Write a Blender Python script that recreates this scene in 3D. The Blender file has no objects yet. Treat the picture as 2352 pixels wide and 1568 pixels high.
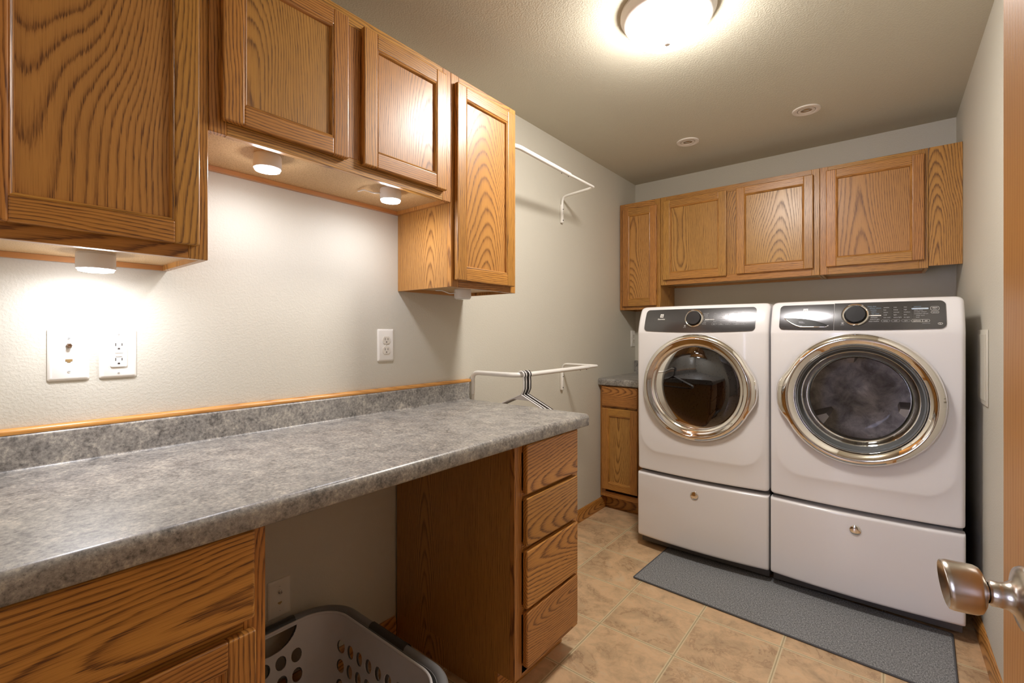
import bpy, bmesh, math, random
from mathutils import Vector, Matrix
random.seed(7)
C = bpy.context.scene.collection
PI = math.pi
ORG = {}                                   # world origin of every linked object

# ------------------------------------------------------------------ room numbers (metres)
D, R, HC = 3.389, 1.7995, 2.334            # back wall, right wall, ceiling
Y0 = -0.02                                 # inner face of the wall with the doorway
CAM = (1.5094, 0.0, 1.19)

# ------------------------------------------------------------------ objects
def link(name, me, mat, parent=None, origin=None, smooth=False):
    o = bpy.data.objects.new(name, me)
    C.objects.link(o)
    if parent is not None:
        po = ORG[parent.name]
        w = po
        o.parent = parent
    else:
        if origin is None:
            xs = [v.co for v in me.vertices]
            lo = Vector([min(v[i] for v in xs) for i in range(3)]); hi = Vector([max(v[i] for v in xs) for i in range(3)])
            origin = Vector(((lo.x+hi.x)/2, (lo.y+hi.y)/2, lo.z))
        w = Vector(origin)
        o.location = w
    me.transform(Matrix.Translation(-w))
    ORG[o.name] = w.copy()
    if mat is not None:
        for m in (mat if isinstance(mat, (list, tuple)) else [mat]): me.materials.append(m)
    if smooth:
        me.polygons.foreach_set('use_smooth', [True]*len(me.polygons))
        if smooth != 'all':
            me.set_sharp_from_angle(angle=math.radians(smooth if smooth is not True else 40))
    return o
def thing(name, label, cat, loc, group=None):
    o = bpy.data.objects.new(name, None); C.objects.link(o)
    o.empty_display_size = .05
    o.location = loc; ORG[o.name] = Vector(loc)
    return tag(o, label, cat, group)
def tag(o, label, cat, group=None):
    o['label'] = label; o['category'] = cat
    if group: o['group'] = group
    return o
def structure(o, label=None):
    o['kind'] = 'structure'
    if label: o['label'] = label
    return o
def dup(root, loc, label, cat=None, group=None):
    r = root.copy(); C.objects.link(r); r.location = loc; r['label'] = label
    if group: r['group'] = group
    ORG[r.name] = Vector(loc)
    for ch in list(root.children):
        c = ch.copy(); C.objects.link(c); c.parent = r; ORG[c.name] = Vector(loc)
        for g in list(ch.children):
            d = g.copy(); C.objects.link(d); d.parent = c; ORG[d.name] = Vector(loc)
    return r

# ------------------------------------------------------------------ mesh builder
class MB:
    def __init__(s):
        s.bm = bmesh.new()
        s.gl = s.bm.loops.layers.float_vector.new('grain')
        s.sl = s.bm.loops.layers.float_vector.new('wood')
    def box(s, x0, x1, y0, y1, z0, z1, bev=0.0, seg=2, grain=None, off=None):
        bm = bmesh.new()
        vs = [bm.verts.new((x, y, z)) for x in (x0, x1) for y in (y0, y1) for z in (z0, z1)]
        for f in ((0,1,3,2), (4,6,7,5), (0,4,5,1), (2,3,7,6), (0,2,6,4), (1,5,7,3)):
            bm.faces.new([vs[i] for i in f])
        bm.normal_update()
        if bev > 0:
            bmesh.ops.bevel(bm, geom=bm.edges[:], offset=bev, segments=seg, profile=.5, affect='EDGES')
        return s.take(bm, grain, off)
    def take(s, bm, grain=None, off=None, mtx=None):
        if mtx is not None: bm.transform(mtx)
        vm = {}
        n0 = [v.co.copy() for v in bm.verts]
        if n0:
            lo = Vector([min(v[i] for v in n0) for i in range(3)]); hi = Vector([max(v[i] for v in n0) for i in range(3)])
        cen = (lo+hi)/2
        ai = 'xyz'.index(grain) if grain else 2
        oth = [i for i in range(3) if i != ai]
        dims = hi-lo
        wi, ti = (oth if dims[oth[0]] >= dims[oth[1]] else oth[::-1])
        if off is None and dims[wi] < .075 and random.random() < .95:
            off = (random.uniform(-.25, .25), random.choice((-1, 1))*random.uniform(.06, .15), random.choice((-1, 1))*random.uniform(.0, .035))
        if off is None:
            off = (random.uniform(-.25, .25), random.choice((-1, 1))*random.uniform(0.0, .07), random.choice((-1, 1))*random.uniform(.05, .12))
        seed = random.random()
        for v in bm.verts: vm[v] = s.bm.verts.new(v.co)
        for f in bm.faces:
            try: nf = s.bm.faces.new([vm[v] for v in f.verts])
            except ValueError: continue
            nf.smooth = f.smooth
            for l in nf.loops:
                p = l.vert.co-cen
                l[s.gl] = Vector((p[ai]+off[0], p[wi]+off[1], p[ti]+off[2]))
                l[s.sl] = Vector((seed, random.random() if False else seed*7.13 % 1, seed*3.7 % 1))
        bm.free()
        return s
    def prism(s, poly, axis, a0, a1, grain=None, off=None):
        """poly: list of 2-D points in the two other axes (in xyz order); extruded along axis"""
        bm = bmesh.new()
        i = 'xyz'.index(axis)
        def P(q, a):
            q = list(q); q.insert(i, a); return q
        A = [bm.verts.new(P(q, a0)) for q in poly]; B = [bm.verts.new(P(q, a1)) for q in poly]
        n = len(poly)
        for k in range(n): bm.faces.new((A[k], A[(k+1) % n], B[(k+1) % n], B[k]))
        bm.faces.new(A[::-1]); bm.faces.new(B)
        bmesh.ops.recalc_face_normals(bm, faces=bm.faces[:])
        return s.take(bm, grain, off)
    def tube(s, pts, r, n=12, cap=True, closed=False):
        bm = bmesh.new()
        P = [Vector(p) for p in pts]; m = len(P)
        rr = r if isinstance(r, (list, tuple)) else [r]*m
        T = []
        for k in range(m):
            a = P[(k-1) % m] if (closed or k > 0) else P[k]
            b = P[(k+1) % m] if (closed or k < m-1) else P[k]
            T.append((b-a).normalized())
        u = T[0].orthogonal().normalized(); rings = []
        for k in range(m):
            u = (u-T[k]*u.dot(T[k])).normalized(); v = T[k].cross(u)
            rings.append([bm.verts.new(P[k]+(u*math.cos(2*PI*j/n)+v*math.sin(2*PI*j/n))*rr[k]) for j in range(n)])
        for k in range(m if closed else m-1):
            A, B = rings[k], rings[(k+1) % m]
            for j in range(n):
                f = bm.faces.new((A[j], A[(j+1) % n], B[(j+1) % n], B[j])); f.smooth = True
        if cap and not closed:
            bm.faces.new(rings[0][::-1]); bm.faces.new(rings[-1])
        return s.take(bm)
    def lathe(s, prof, n=64, mtx=None, bump=None, cap0=False, cap1=False):
        """prof: (r, h) pairs about local z; bump(angle) adds radius, slant via callable h"""
        bm = bmesh.new(); rings = []
        for (r, h) in prof:
            if r < 1e-6:
                rings.append([bm.verts.new((0, 0, h))]); continue
            ring = []
            for j in range(n):
                a = 2*PI*j/n
                rad = r+(bump(a, r) if bump else 0)
                ring.append(bm.verts.new((rad*math.cos(a), rad*math.sin(a), h)))
            rings.append(ring)
        for A, B in zip(rings, rings[1:]):
            for j in range(n):
                k = (j+1) % n
                if len(A) == 1 and len(B) == 1: continue
                if len(A) == 1: f = bm.faces.new((A[0], B[k], B[j]))
                elif len(B) == 1: f = bm.faces.new((A[j], A[k], B[0]))
                else: f = bm.faces.new((A[j], A[k], B[k], B[j]))
                f.smooth = True
        if cap0 and len(rings[0]) > 1: bm.faces.new(rings[0][::-1])
        if cap1 and len(rings[-1]) > 1: bm.faces.new(rings[-1])
        bmesh.ops.recalc_face_normals(bm, faces=bm.faces[:])
        return s.take(bm, mtx=mtx)
    def grid(s, P, nu, nv, keep=None):
        """P(i,j) -> point on a (nu+1)x(nv+1) grid"""
        V = [[s.bm.verts.new(P(i, j)) for j in range(nv+1)] for i in range(nu+1)]
        for i in range(nu):
            for j in range(nv):
                if keep and not keep(i, j): continue
                f = s.bm.faces.new((V[i][j], V[i+1][j], V[i+1][j+1], V[i][j+1])); f.smooth = True
        return V
    def face(s, pts, smooth=False):
        f = s.bm.faces.new([s.bm.verts.new(p) for p in pts]); f.smooth = smooth
        return f
    def build(s, name, mat, parent=None, origin=None, smooth=False, recalc=False):
        if recalc: bmesh.ops.recalc_face_normals(s.bm, faces=s.bm.faces[:])
        me = bpy.data.meshes.new(name)
        loose = [v for v in s.bm.verts if not v.link_faces]
        if loose: bmesh.ops.delete(s.bm, geom=loose, context='VERTS')
        s.bm.to_mesh(me); s.bm.free()
        return link(name, me, mat, parent, origin, smooth)

def fillet(pts, rad, steps=8):
    P = [Vector(p) for p in pts]; out = [P[0]]
    for k in range(1, len(P)-1):
        a, b, c = P[k-1], P[k], P[k+1]
        u, v = (a-b), (c-b)
        ru = rad[k-1] if isinstance(rad, (list, tuple)) else rad
        ang = u.angle(v); d = min(ru/math.tan(ang/2), u.length*.49, v.length*.49)
        p, q = b+u.normalized()*d, b+v.normalized()*d
        for j in range(steps+1):
            t = j/steps
            out.append(p*(1-t)**2+b*2*t*(1-t)+q*t*t)
    out.append(P[-1]); return out
def rrect(w, h, r, n=6, cx=0, cy=0):
    out = []
    for (sx, sy, a0) in ((1, 1, 0), (-1, 1, 90), (-1, -1, 180), (1, -1, 270)):
        for k in range(n+1):
            a = math.radians(a0+90*k/n)
            out.append((cx+sx*(w/2-r)+r*math.cos(a), cy+sy*(h/2-r)+r*math.sin(a)))
    return out

# ------------------------------------------------------------------ materials
class NT:
    def __init__(s, name):
        s.m = bpy.data.materials.new(name); s.m.use_nodes = True
        s.t = s.m.node_tree; s.t.nodes.clear()
        s.out = s.t.nodes.new('ShaderNodeOutputMaterial')
        s.b = s.t.nodes.new('ShaderNodeBsdfPrincipled')
        s.t.links.new(s.b.outputs[0], s.out.inputs[0])
    def n(s, typ, **k):
        nd = s.t.nodes.new(typ)
        for a, b in k.items(): setattr(nd, a, b)
        return nd
    def put(s, sock, v):
        if isinstance(v, bpy.types.NodeSocket): s.t.links.new(v, sock)
        elif v is not None:
            if hasattr(sock.default_value, '__len__') and not hasattr(v, '__len__'): v = (v,)*len(sock.default_value)
            if hasattr(sock.default_value, '__len__') and len(sock.default_value) == 4 and len(v) == 3: v = (*v, 1)
            sock.default_value = v
    def math(s, op, a, b=0.0, c=0.0):
        nd = s.n('ShaderNodeMath', operation=op)
        for i, v in enumerate((a, b, c)): s.put(nd.inputs[i], v)
        return nd.outputs[0]
    def comb(s, x, y, z):
        nd = s.n('ShaderNodeCombineXYZ')
        for i, v in enumerate((x, y, z)): s.put(nd.inputs[i], v)
        return nd.outputs[0]
    def sep(s, v):
        nd = s.n('ShaderNodeSeparateXYZ'); s.put(nd.inputs[0], v); return nd.outputs
    def vadd(s, a, b, op='ADD'):
        nd = s.n('ShaderNodeVectorMath', operation=op); s.put(nd.inputs[0], a); s.put(nd.inputs[1], b); return nd.outputs[0]
    def noise(s, vec, scale, detail=2, rough=.5, dist=0.0):
        nd = s.n('ShaderNodeTexNoise')
        s.put(nd.inputs['Vector'], vec); nd.inputs['Scale'].default_value = scale; nd.inputs['Detail'].default_value = detail
        nd.inputs['Roughness'].default_value = rough; nd.inputs['Distortion'].default_value = dist
        return nd.outputs[0]
    def ramp(s, fac, stops, interp='LINEAR'):
        nd = s.n('ShaderNodeValToRGB'); nd.color_ramp.interpolation = interp
        e = nd.color_ramp.elements
        while len(e) < len(stops): e.new(.5)
        for el, (p, c) in zip(e, stops):
            el.position = p; el.color = (c, c, c, 1) if not hasattr(c, '__len__') else (*c, 1)
        s.put(nd.inputs[0], fac); return nd.outputs[0]
    def mix(s, f, a, b, blend='MIX'):
        nd = s.n('ShaderNodeMix', data_type='RGBA', blend_type=blend)
        s.put(nd.inputs[0], f); s.put(nd.inputs[6], a); s.put(nd.inputs[7], b); return nd.outputs[2]
    def pos(s): return s.n('ShaderNodeNewGeometry').outputs['Position']
    def attr(s, name): return s.n('ShaderNodeAttribute', attribute_name=name).outputs['Vector']
    def bump(s, h, strength, dist=.001):
        nd = s.n('ShaderNodeBump'); nd.inputs['Strength'].default_value = strength; nd.inputs['Distance'].default_value = dist
        s.put(nd.inputs['Height'], h); s.put(s.b.inputs['Normal'], nd.outputs[0])
    def set(s, **k):
        for a, b in k.items(): s.put(s.b.inputs[a.replace('_', ' ')], b)
        return s.m

def simple(name, col, rough=.5, metal=0.0, coat=0.0, spec=.5, coat_rough=.05):
    s = NT(name)
    s.set(Base_Color=col, Roughness=rough, Metallic=metal)
    s.b.inputs['Coat Weight'].default_value = coat; s.b.inputs['Coat Roughness'].default_value = coat_rough
    s.b.inputs['Specular IOR Level'].default_value = spec
    return s.m
def emis(name, col, strength):
    s = NT(name); s.set(Base_Color=(.9, .9, .9), Roughness=.4)
    s.put(s.b.inputs['Emission Color'], col); s.b.inputs['Emission Strength'].default_value = strength
    return s.m
def oak(name, light, mid, dark, F=105., k=.11, contrast=1.0, rough=.38, wob=1.0):
    s = NT(name)
    g = s.attr('grain'); sd = s.attr('wood')
    sv = s.vadd(sd, (61., 83., 47.), 'MULTIPLY')
    a, w, t = s.sep(g)
    n1 = s.noise(s.vadd(s.comb(s.math('MULTIPLY', a, 2.2), s.math('MULTIPLY', w, 9.), s.math('MULTIPLY', t, 9.)), sv), 1.0, 3)
    n2 = s.noise(s.vadd(s.comb(s.math('MULTIPLY', a, 1.4), s.math('MULTIPLY', w, 3.), s.math('MULTIPLY', t, 3.)), s.vadd(sv, (9., 4., 2.))), 1.0, 1)
    d1 = s.math('MULTIPLY', s.math('SUBTRACT', n1, .5), .035*wob)
    d2 = s.math('MULTIPLY', s.math('SUBTRACT', n2, .5), .09*wob)
    ww = s.math('ADD', w, d1)
    tt = s.math('ADD', s.math('ADD', t, s.math('MULTIPLY', a, k)), d2)
    rr = s.math('SQRT', s.math('ADD', s.math('MULTIPLY', ww, ww), s.math('MULTIPLY', tt, tt)))
    fine = s.noise(s.vadd(s.comb(s.math('MULTIPLY', a, 22.), s.math('MULTIPLY', w, 420.), s.math('MULTIPLY', t, 420.)), sv), 1.0, 3, .6)
    ph = s.math('ADD', s.math('MULTIPLY', rr, F), s.math('MULTIPLY', fine, .55))
    fr = s.math('FRACT', ph)
    ring = s.ramp(fr, [(0.0, .30), (.14, 0.02), (.50, .10), (.72, .42), (.86, 1.0), (.94, .95), (1.0, .30)])
    pores = s.ramp(s.noise(s.vadd(s.comb(s.math('MULTIPLY', a, 14.), s.math('MULTIPLY', w, 900.), s.math('MULTIPLY', t, 900.)), sv), 1.0, 2, .6), [(.50, 0.), (.62, 1.)])
    q = s.math('ADD', s.math('MULTIPLY', ring, s.math('ADD', s.math('MULTIPLY', pores, .55), .50)), s.math('MULTIPLY', pores, .14))
    q = s.math('MULTIPLY', q, contrast)
    col = s.ramp(q, [(0.0, light), (.42, mid), (1.0, dark)])
    big = s.noise(s.vadd(s.comb(s.math('MULTIPLY', a, 1.5), s.math('MULTIPLY', w, 14.), s.math('MULTIPLY', t, 14.)), s.vadd(sv, (3., 3., 3.))), 1.0, 2)
    sx = s.sep(sd)
    val = s.math('ADD', .80, s.math('ADD', s.math('MULTIPLY', big, .22), s.math('MULTIPLY', sx[1], .20)))
    hsv = s.n('ShaderNodeHueSaturation'); s.put(hsv.inputs['Color'], col); s.put(hsv.inputs['Value'], val)
    s.put(hsv.inputs['Hue'], s.math('ADD', .4945, s.math('MULTIPLY', sx[2], .014)))
    s.set(Base_Color=hsv.outputs[0], Roughness=s.math('ADD', rough-.06, s.math('MULTIPLY', q, .16)))
    s.b.inputs['Coat Weight'].default_value = .25; s.b.inputs['Coat Roughness'].default_value = .30
    s.bump(q, -.12, .0006)
    return s.m

OAK_L, OAK_M, OAK_D = (.54, .250, .056), (.33, .136, .026), (.105, .034, .007)
M = {}
M['oak'] = oak('oak_solid', OAK_L, OAK_M, OAK_D, F=135., k=.09, contrast=1.25, wob=1.25)
M['veneer'] = oak('oak_veneer', (.53, .262, .067), (.36, .162, .037), (.115, .040, .008), F=155., k=.080, contrast=1.1, wob=1.05)
M['trimoak'] = oak('oak_trim', (.60, .27, .075), (.45, .18, .045), (.25, .09, .02), F=90., contrast=.7)
M['doorwood'] = oak('oak_door_slab', (.46, .222, .050), (.39, .172, .036), (.29, .116, .022), F=150., k=.03, contrast=.55, wob=.6)

def particle_mat():
    s = NT('tan_particle_board'); p = s.pos()
    n = s.noise(p, 420., 3, .7); n2 = s.noise(p, 30., 2)
    c = s.ramp(n, [(.35, (.34, .19, .08)), (.5, (.56, .36, .17)), (.7, (.62, .42, .22))])
    return s.set(Base_Color=c, Roughness=.5)
M['particle'] = particle_mat()
M['cleat'] = oak('cabinet_rail_wood', (.50, .23, .075), (.42, .17, .05), (.30, .11, .03), F=40., contrast=.6)

def paint(name, col, scale, strength, rough=.6, dist=.0012):
    s = NT(name); p = s.pos()
    n = s.noise(p, scale, 3, .55, .3); n2 = s.noise(p, scale*.45, 2)
    h = s.math('ADD', s.ramp(n, [(.42, 0.), (.60, 1.)]), s.math('MULTIPLY', n2, .5))
    s.bump(h, strength, dist)
    big = s.noise(p, 1.3, 2)
    c = s.mix(s.ramp(big, [(.3, 0.), (.7, 1.)]), tuple(x*.985 for x in col), tuple(min(1, x*1.015) for x in col))
    return s.set(Base_Color=c, Roughness=rough)
WALLC = (.61, .58, .498)
M['wall'] = paint('greige_wall_paint', WALLC, 160., .24)
M['ceil'] = paint('greige_ceiling_paint', (.585, .55, .445), 150., .36, dist=.0016)

def floor_mat():
    s = NT('vinyl_tile_floor'); p = s.pos(); x, y, z = s.sep(p)
    T = .3022
    ux = s.math('DIVIDE', s.math('SUBTRACT', x, .5958-T*5), T); uy = s.math('DIVIDE', s.math('SUBTRACT', y, 2.0083-T*15), T)
    def dist(u): return s.math('MULTIPLY', s.math('ABSOLUTE', s.math('SUBTRACT', s.math('FRACT', s.math('ADD', u, .5)), .5)), T)
    d = s.math('MINIMUM', dist(ux), dist(uy))
    wn = s.n('ShaderNodeTexWhiteNoise', noise_dimensions='2D')
    s.put(wn.inputs['Vector'], s.comb(s.math('FLOOR', ux), s.math('FLOOR', uy), 0.))
    pv = s.vadd(p, s.vadd(wn.outputs['Color'], (9., 9., 9.), 'MULTIPLY'))
    n = s.noise(pv, 11., 8, .68, .35); n2 = s.noise(pv, 4., 3, .5, 1.2); n3 = s.noise(s.vadd(pv, (5., 2., 1.)), 8.0, 8, .72, .5)
    base = s.ramp(n, [(.30, (.42, .292, .172)), (.45, (.59, .40, .232)), (.56, (.69, .46, .265)), (.70, (.64, .49, .315))])
    base = s.mix(s.ramp(n2, [(.45, 0.), (.62, .5)]), base, (.41, .285, .165))
    vein = s.ramp(s.math('ABSOLUTE', s.math('SUBTRACT', n3, .5)), [(0., 1.), (.012, .65), (.035, 0.)])
    base = s.mix(s.math('MULTIPLY', vein, s.ramp(n2, [(.42, 0.), (.62, .55)])), base, (.21, .105, .05))
    g = s.ramp(d, [(.0048, 1.), (.0066, 0.)]); g2 = s.ramp(d, [(.0004, 1.), (.0011, 0.)])
    gn = s.noise(p, 160., 3)
    c = s.mix(g, base, s.mix(gn, (.62, .51, .31), (.78, .66, .43)))
    c = s.mix(s.math('MULTIPLY', g2, .75), c, (.24, .16, .075))
    s.bump(s.math('ADD', s.math('MULTIPLY', g, -1.), s.math('MULTIPLY', n, .4)), .25, .0012)
    s.b.inputs['Coat Weight'].default_value = .25; s.b.inputs['Coat Roughness'].default_value = .25
    return s.set(Base_Color=c, Roughness=.42)
M['floor'] = floor_mat()

def laminate_mat():
    s = NT('grey_mottled_laminate'); p = s.pos()
    n = s.noise(p, 20., 6, .66, .6); f = s.noise(p, 130., 4, .7); f2 = s.noise(p, 330., 2, .6); tint = s.noise(p, 8., 2)
    v = s.math('ADD', s.math('MULTIPLY', n, .45), s.math('MULTIPLY', f, .55))
    c = s.ramp(v, [(.37, (.080, .075, .070)), (.455, (.205, .192, .176)), (.535, (.31, .29, .262)), (.63, (.50, .46, .39))])
    c = s.mix(s.ramp(tint, [(.40, 0.), (.62, .35)]), c, s.mix(.5, c, (.24, .24, .24)))
    c = s.mix(s.ramp(f2, [(.62, 0.), (.70, .65)]), c, (.05, .045, .04))
    s.b.inputs['Coat Weight'].default_value = .4; s.b.inputs['Coat Roughness'].default_value = .34
    s.bump(f2, .06, .0005)
    return s.set(Base_Color=c, Roughness=.33)
M['laminate'] = laminate_mat()

def rug_mat():
    s = NT('grey_heather_rug'); p = s.pos(); x, y, z = s.sep(p)
    w1 = s.noise(s.comb(s.math('MULTIPLY', x, 170.), s.math('MULTIPLY', y, 430.), 0.), 1., 2, .6)
    w2 = s.noise(s.comb(s.math('MULTIPLY', x, 330.), s.math('MULTIPLY', y, 90.), 3.), 1., 2, .6)
    v = s.math('ADD', s.math('MULTIPLY', w1, .6), s.math('MULTIPLY', w2, .4))
    c = s.ramp(v, [(.36, (.075, .077, .082)), (.49, (.185, .19, .197)), (.62, (.38, .385, .39))])
    s.bump(v, .6, .002)
    return s.set(Base_Color=c, Roughness=.95)
M['rug'] = rug_mat()
M['rugedge'] = simple('charcoal_binding', (.085, .087, .095), .9)
M['white'] = simple('white_enamel', (.79, .772, .78), .22, coat=.5, coat_rough=.06)
M['gapshade'] = simple('pedestal_gap_shade', (.11, .105, .105), .5)  # shade of the gaps above and below the drawer, put into the box colour
M['chrome'] = simple('chrome', (.88, .86, .83), .05, 1.0)
M['nickel'] = simple('brushed_nickel', (.60, .555, .50), .27, 1.0)
M['panel'] = simple('dark_grey_metallic', (.105, .104, .11), .24, .75, coat=.4, coat_rough=.12)
M['panel2'] = simple('mid_grey_metallic', (.13, .13, .142), .20, .8, coat=.4, coat_rough=.1)
M['black'] = simple('black_plastic', (.012, .012, .013), .25)
M['dialface'] = simple('dial_face', (.018, .018, .02), .35)
M['rubber'] = simple('grey_rubber', (.13, .14, .145), .55)
M['dark'] = simple('dark_void', (.01, .01, .01), .8)
M['printgrey'] = simple('grey_print', (.42, .42, .43), .5)
M['printwhite'] = simple('white_print', (.85, .82, .78), .4)
M['printblue'] = simple('blue_print', (.16, .24, .33), .5)
M['printpale'] = simple('pale_blue_print', (.50, .60, .72), .45)
M['plate'] = simple('white_plate_plastic', (.86, .84, .79), .3)
M['plate2'] = simple('ivory_plate_plastic', (.74, .70, .62), .35)
M['slot'] = simple('outlet_slot', (.05, .04, .035), .6)
M['brass'] = simple('brass_contacts', (.55, .38, .17), .35, .6)
M['rodwhite'] = simple('white_coated_steel', (.84, .82, .78), .3, coat=.3)
M['hangwhite'] = simple('white_hanger_plastic', (.80, .78, .77), .25)
M['hangblack'] = simple('black_hanger_plastic', (.018, .014, .014), .18)
M['baskin'] = simple('pale_grey_basket', (.68, .655, .65), .4)
M['baskout'] = simple('grey_basket', (.22, .22, .225), .35)
M['grip'] = simple('charcoal_grip', (.045, .043, .045), .4)
M['lampmetal'] = simple('grey_satin_metal', (.86, .83, .81), .35, 0.)
M['trimring'] = simple('white_trim_ring', (.78, .72, .66), .4)
M['reflector'] = simple('lamp_reflector', (.70, .68, .62), .18, .85)
M['puckbody'] = simple('white_puck_plastic', (.80, .78, .78), .35)
M['puckoff'] = simple('clear_lens_unlit', (.70, .68, .66), .15, coat=.5)
M['domelit'] = emis('lit_frosted_glass', (1.0, .95, .895), 76.)
M['pucklit'] = emis('lit_lens', (.92, .93, 1.0), 118.)
def glass_mat(name, tint, refl):
    s = NT(name); s.t.nodes.remove(s.b)
    tr = s.n('ShaderNodeBsdfTransparent'); tr.inputs[0].default_value = (*tint, 1)
    gl = s.n('ShaderNodeBsdfGlossy'); gl.inputs['Roughness'].default_value = .02; gl.inputs[0].default_value = (.9, .9, .9, 1)
    lw = s.n('ShaderNodeLayerWeight'); lw.inputs[0].default_value = refl
    mx = s.n('ShaderNodeMixShader'); s.t.links.new(lw.outputs['Fresnel'], mx.inputs[0])
    s.t.links.new(tr.outputs[0], mx.inputs[1]); s.t.links.new(gl.outputs[0], mx.inputs[2]); s.t.links.new(mx.outputs[0], s.out.inputs[0])
    return s.m
M['glass'] = glass_mat('door_bowl_glass', (.80, .79, .78), .16)
M['smoke'] = glass_mat('smoked_door_glass', (.16, .13, .145), .50)
def drum_mat():
    s = NT('perforated_steel_drum'); p = s.pos()
    v = s.n('ShaderNodeTexVoronoi'); s.put(v.inputs['Vector'], p); v.inputs['Scale'].default_value = 65.
    h = s.ramp(v.outputs['Distance'], [(.18, 0.), (.24, 1.)])
    c = s.mix(h, (.05, .05, .05), (.66, .61, .58))
    return s.set(Base_Color=c, Roughness=.5, Metallic=.35)
M['drum'] = drum_mat()
def stained_steel():
    s = NT('mottled_drum_steel'); p = s.pos()
    n = s.noise(p, 14., 5, .65, .5); f = s.noise(p, 260., 2, .6)
    c = s.ramp(n, [(.35, (.30, .27, .26)), (.52, (.55, .50, .47)), (.66, (.78, .72, .68))])
    c = s.mix(s.ramp(f, [(.66, 0.), (.72, .8)]), c, (.08, .07, .07))
    return s.set(Base_Color=c, Roughness=.48, Metallic=.35)
M['paddle'] = simple('drum_paddle_steel', (.36, .33, .32), .5, .35)
M['steel'] = stained_steel()

# ------------------------------------------------------------------ the room
def slab(name, *b, mat, label=None):
    return structure(MB().box(*b).build(name, mat), label)
slab('floor', -.1, 2.7, -2.8, D+.1, -.05, 0, mat=M['floor'])
slab('ceiling', -.1, 2.7, -2.8, D+.1, HC, HC+.05, mat=M['ceil'])
slab('wall_left', -.1, 0, Y0-.12, D+.1, 0, HC, mat=M['wall'])
slab('wall_back', 0, R, D, D+.1, 0, HC, mat=M['wall'])
slab('wall_right', R, R+.1, Y0-.12, D+.1, 0, HC, mat=M['wall'])
wf = MB(); wf.box(0, .93, Y0-.12, Y0, 0, HC).box(1.745, R, Y0-.12, Y0, 0, HC).box(.93, 1.745, Y0-.12, Y0, 2.06, HC)
structure(wf.build('wall_front', M['wall']))
hall = MB(); hall.box(-.1, 0, -2.7, Y0-.12, 0, HC).box(2.6, 2.7, -2.7, Y0-.12, 0, HC).box(R+.1, 2.6, Y0-.12, Y0-.02, 0, HC)
hall.box(-.1, .10, -2.8, -2.7, 0, HC).box(.95, 2.7, -2.8, -2.7, 0, HC).box(.10, .95, -2.8, -2.7, 0, .75).box(.10, .95, -2.8, -2.7, 2.10, HC)
structure(hall.build('wall_hall', M['wall']))
def baseboard(name, face, a0, a1):
    h, t = .077, .013
    p = [(0, 0), (t, 0), (t, h-.022), (t-.003, h-.012), (t-.0035, h-.008), (t-.007, h-.002), (t-.009, h), (0, h)]
    m = MB()
    if face == 'left': m.prism(p, 'y', a0, a1, grain='y')
    elif face == 'right': m.prism([(R-x, z) for x, z in p], 'y', a0, a1, grain='y')
    else: m.prism([(D-x, z) for x, z in p], 'x', a0, a1, grain='x')
    return structure(m.build(name, M['oak'], smooth=30))
baseboard('baseboard_left', 'left', 1.514, 2.886)
baseboard('baseboard_knee', 'left', .387, 1.131)
baseboard('baseboard_right', 'right', .80, D-.001)
baseboard('baseboard_back', 'back', .32, R-.014)

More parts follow.
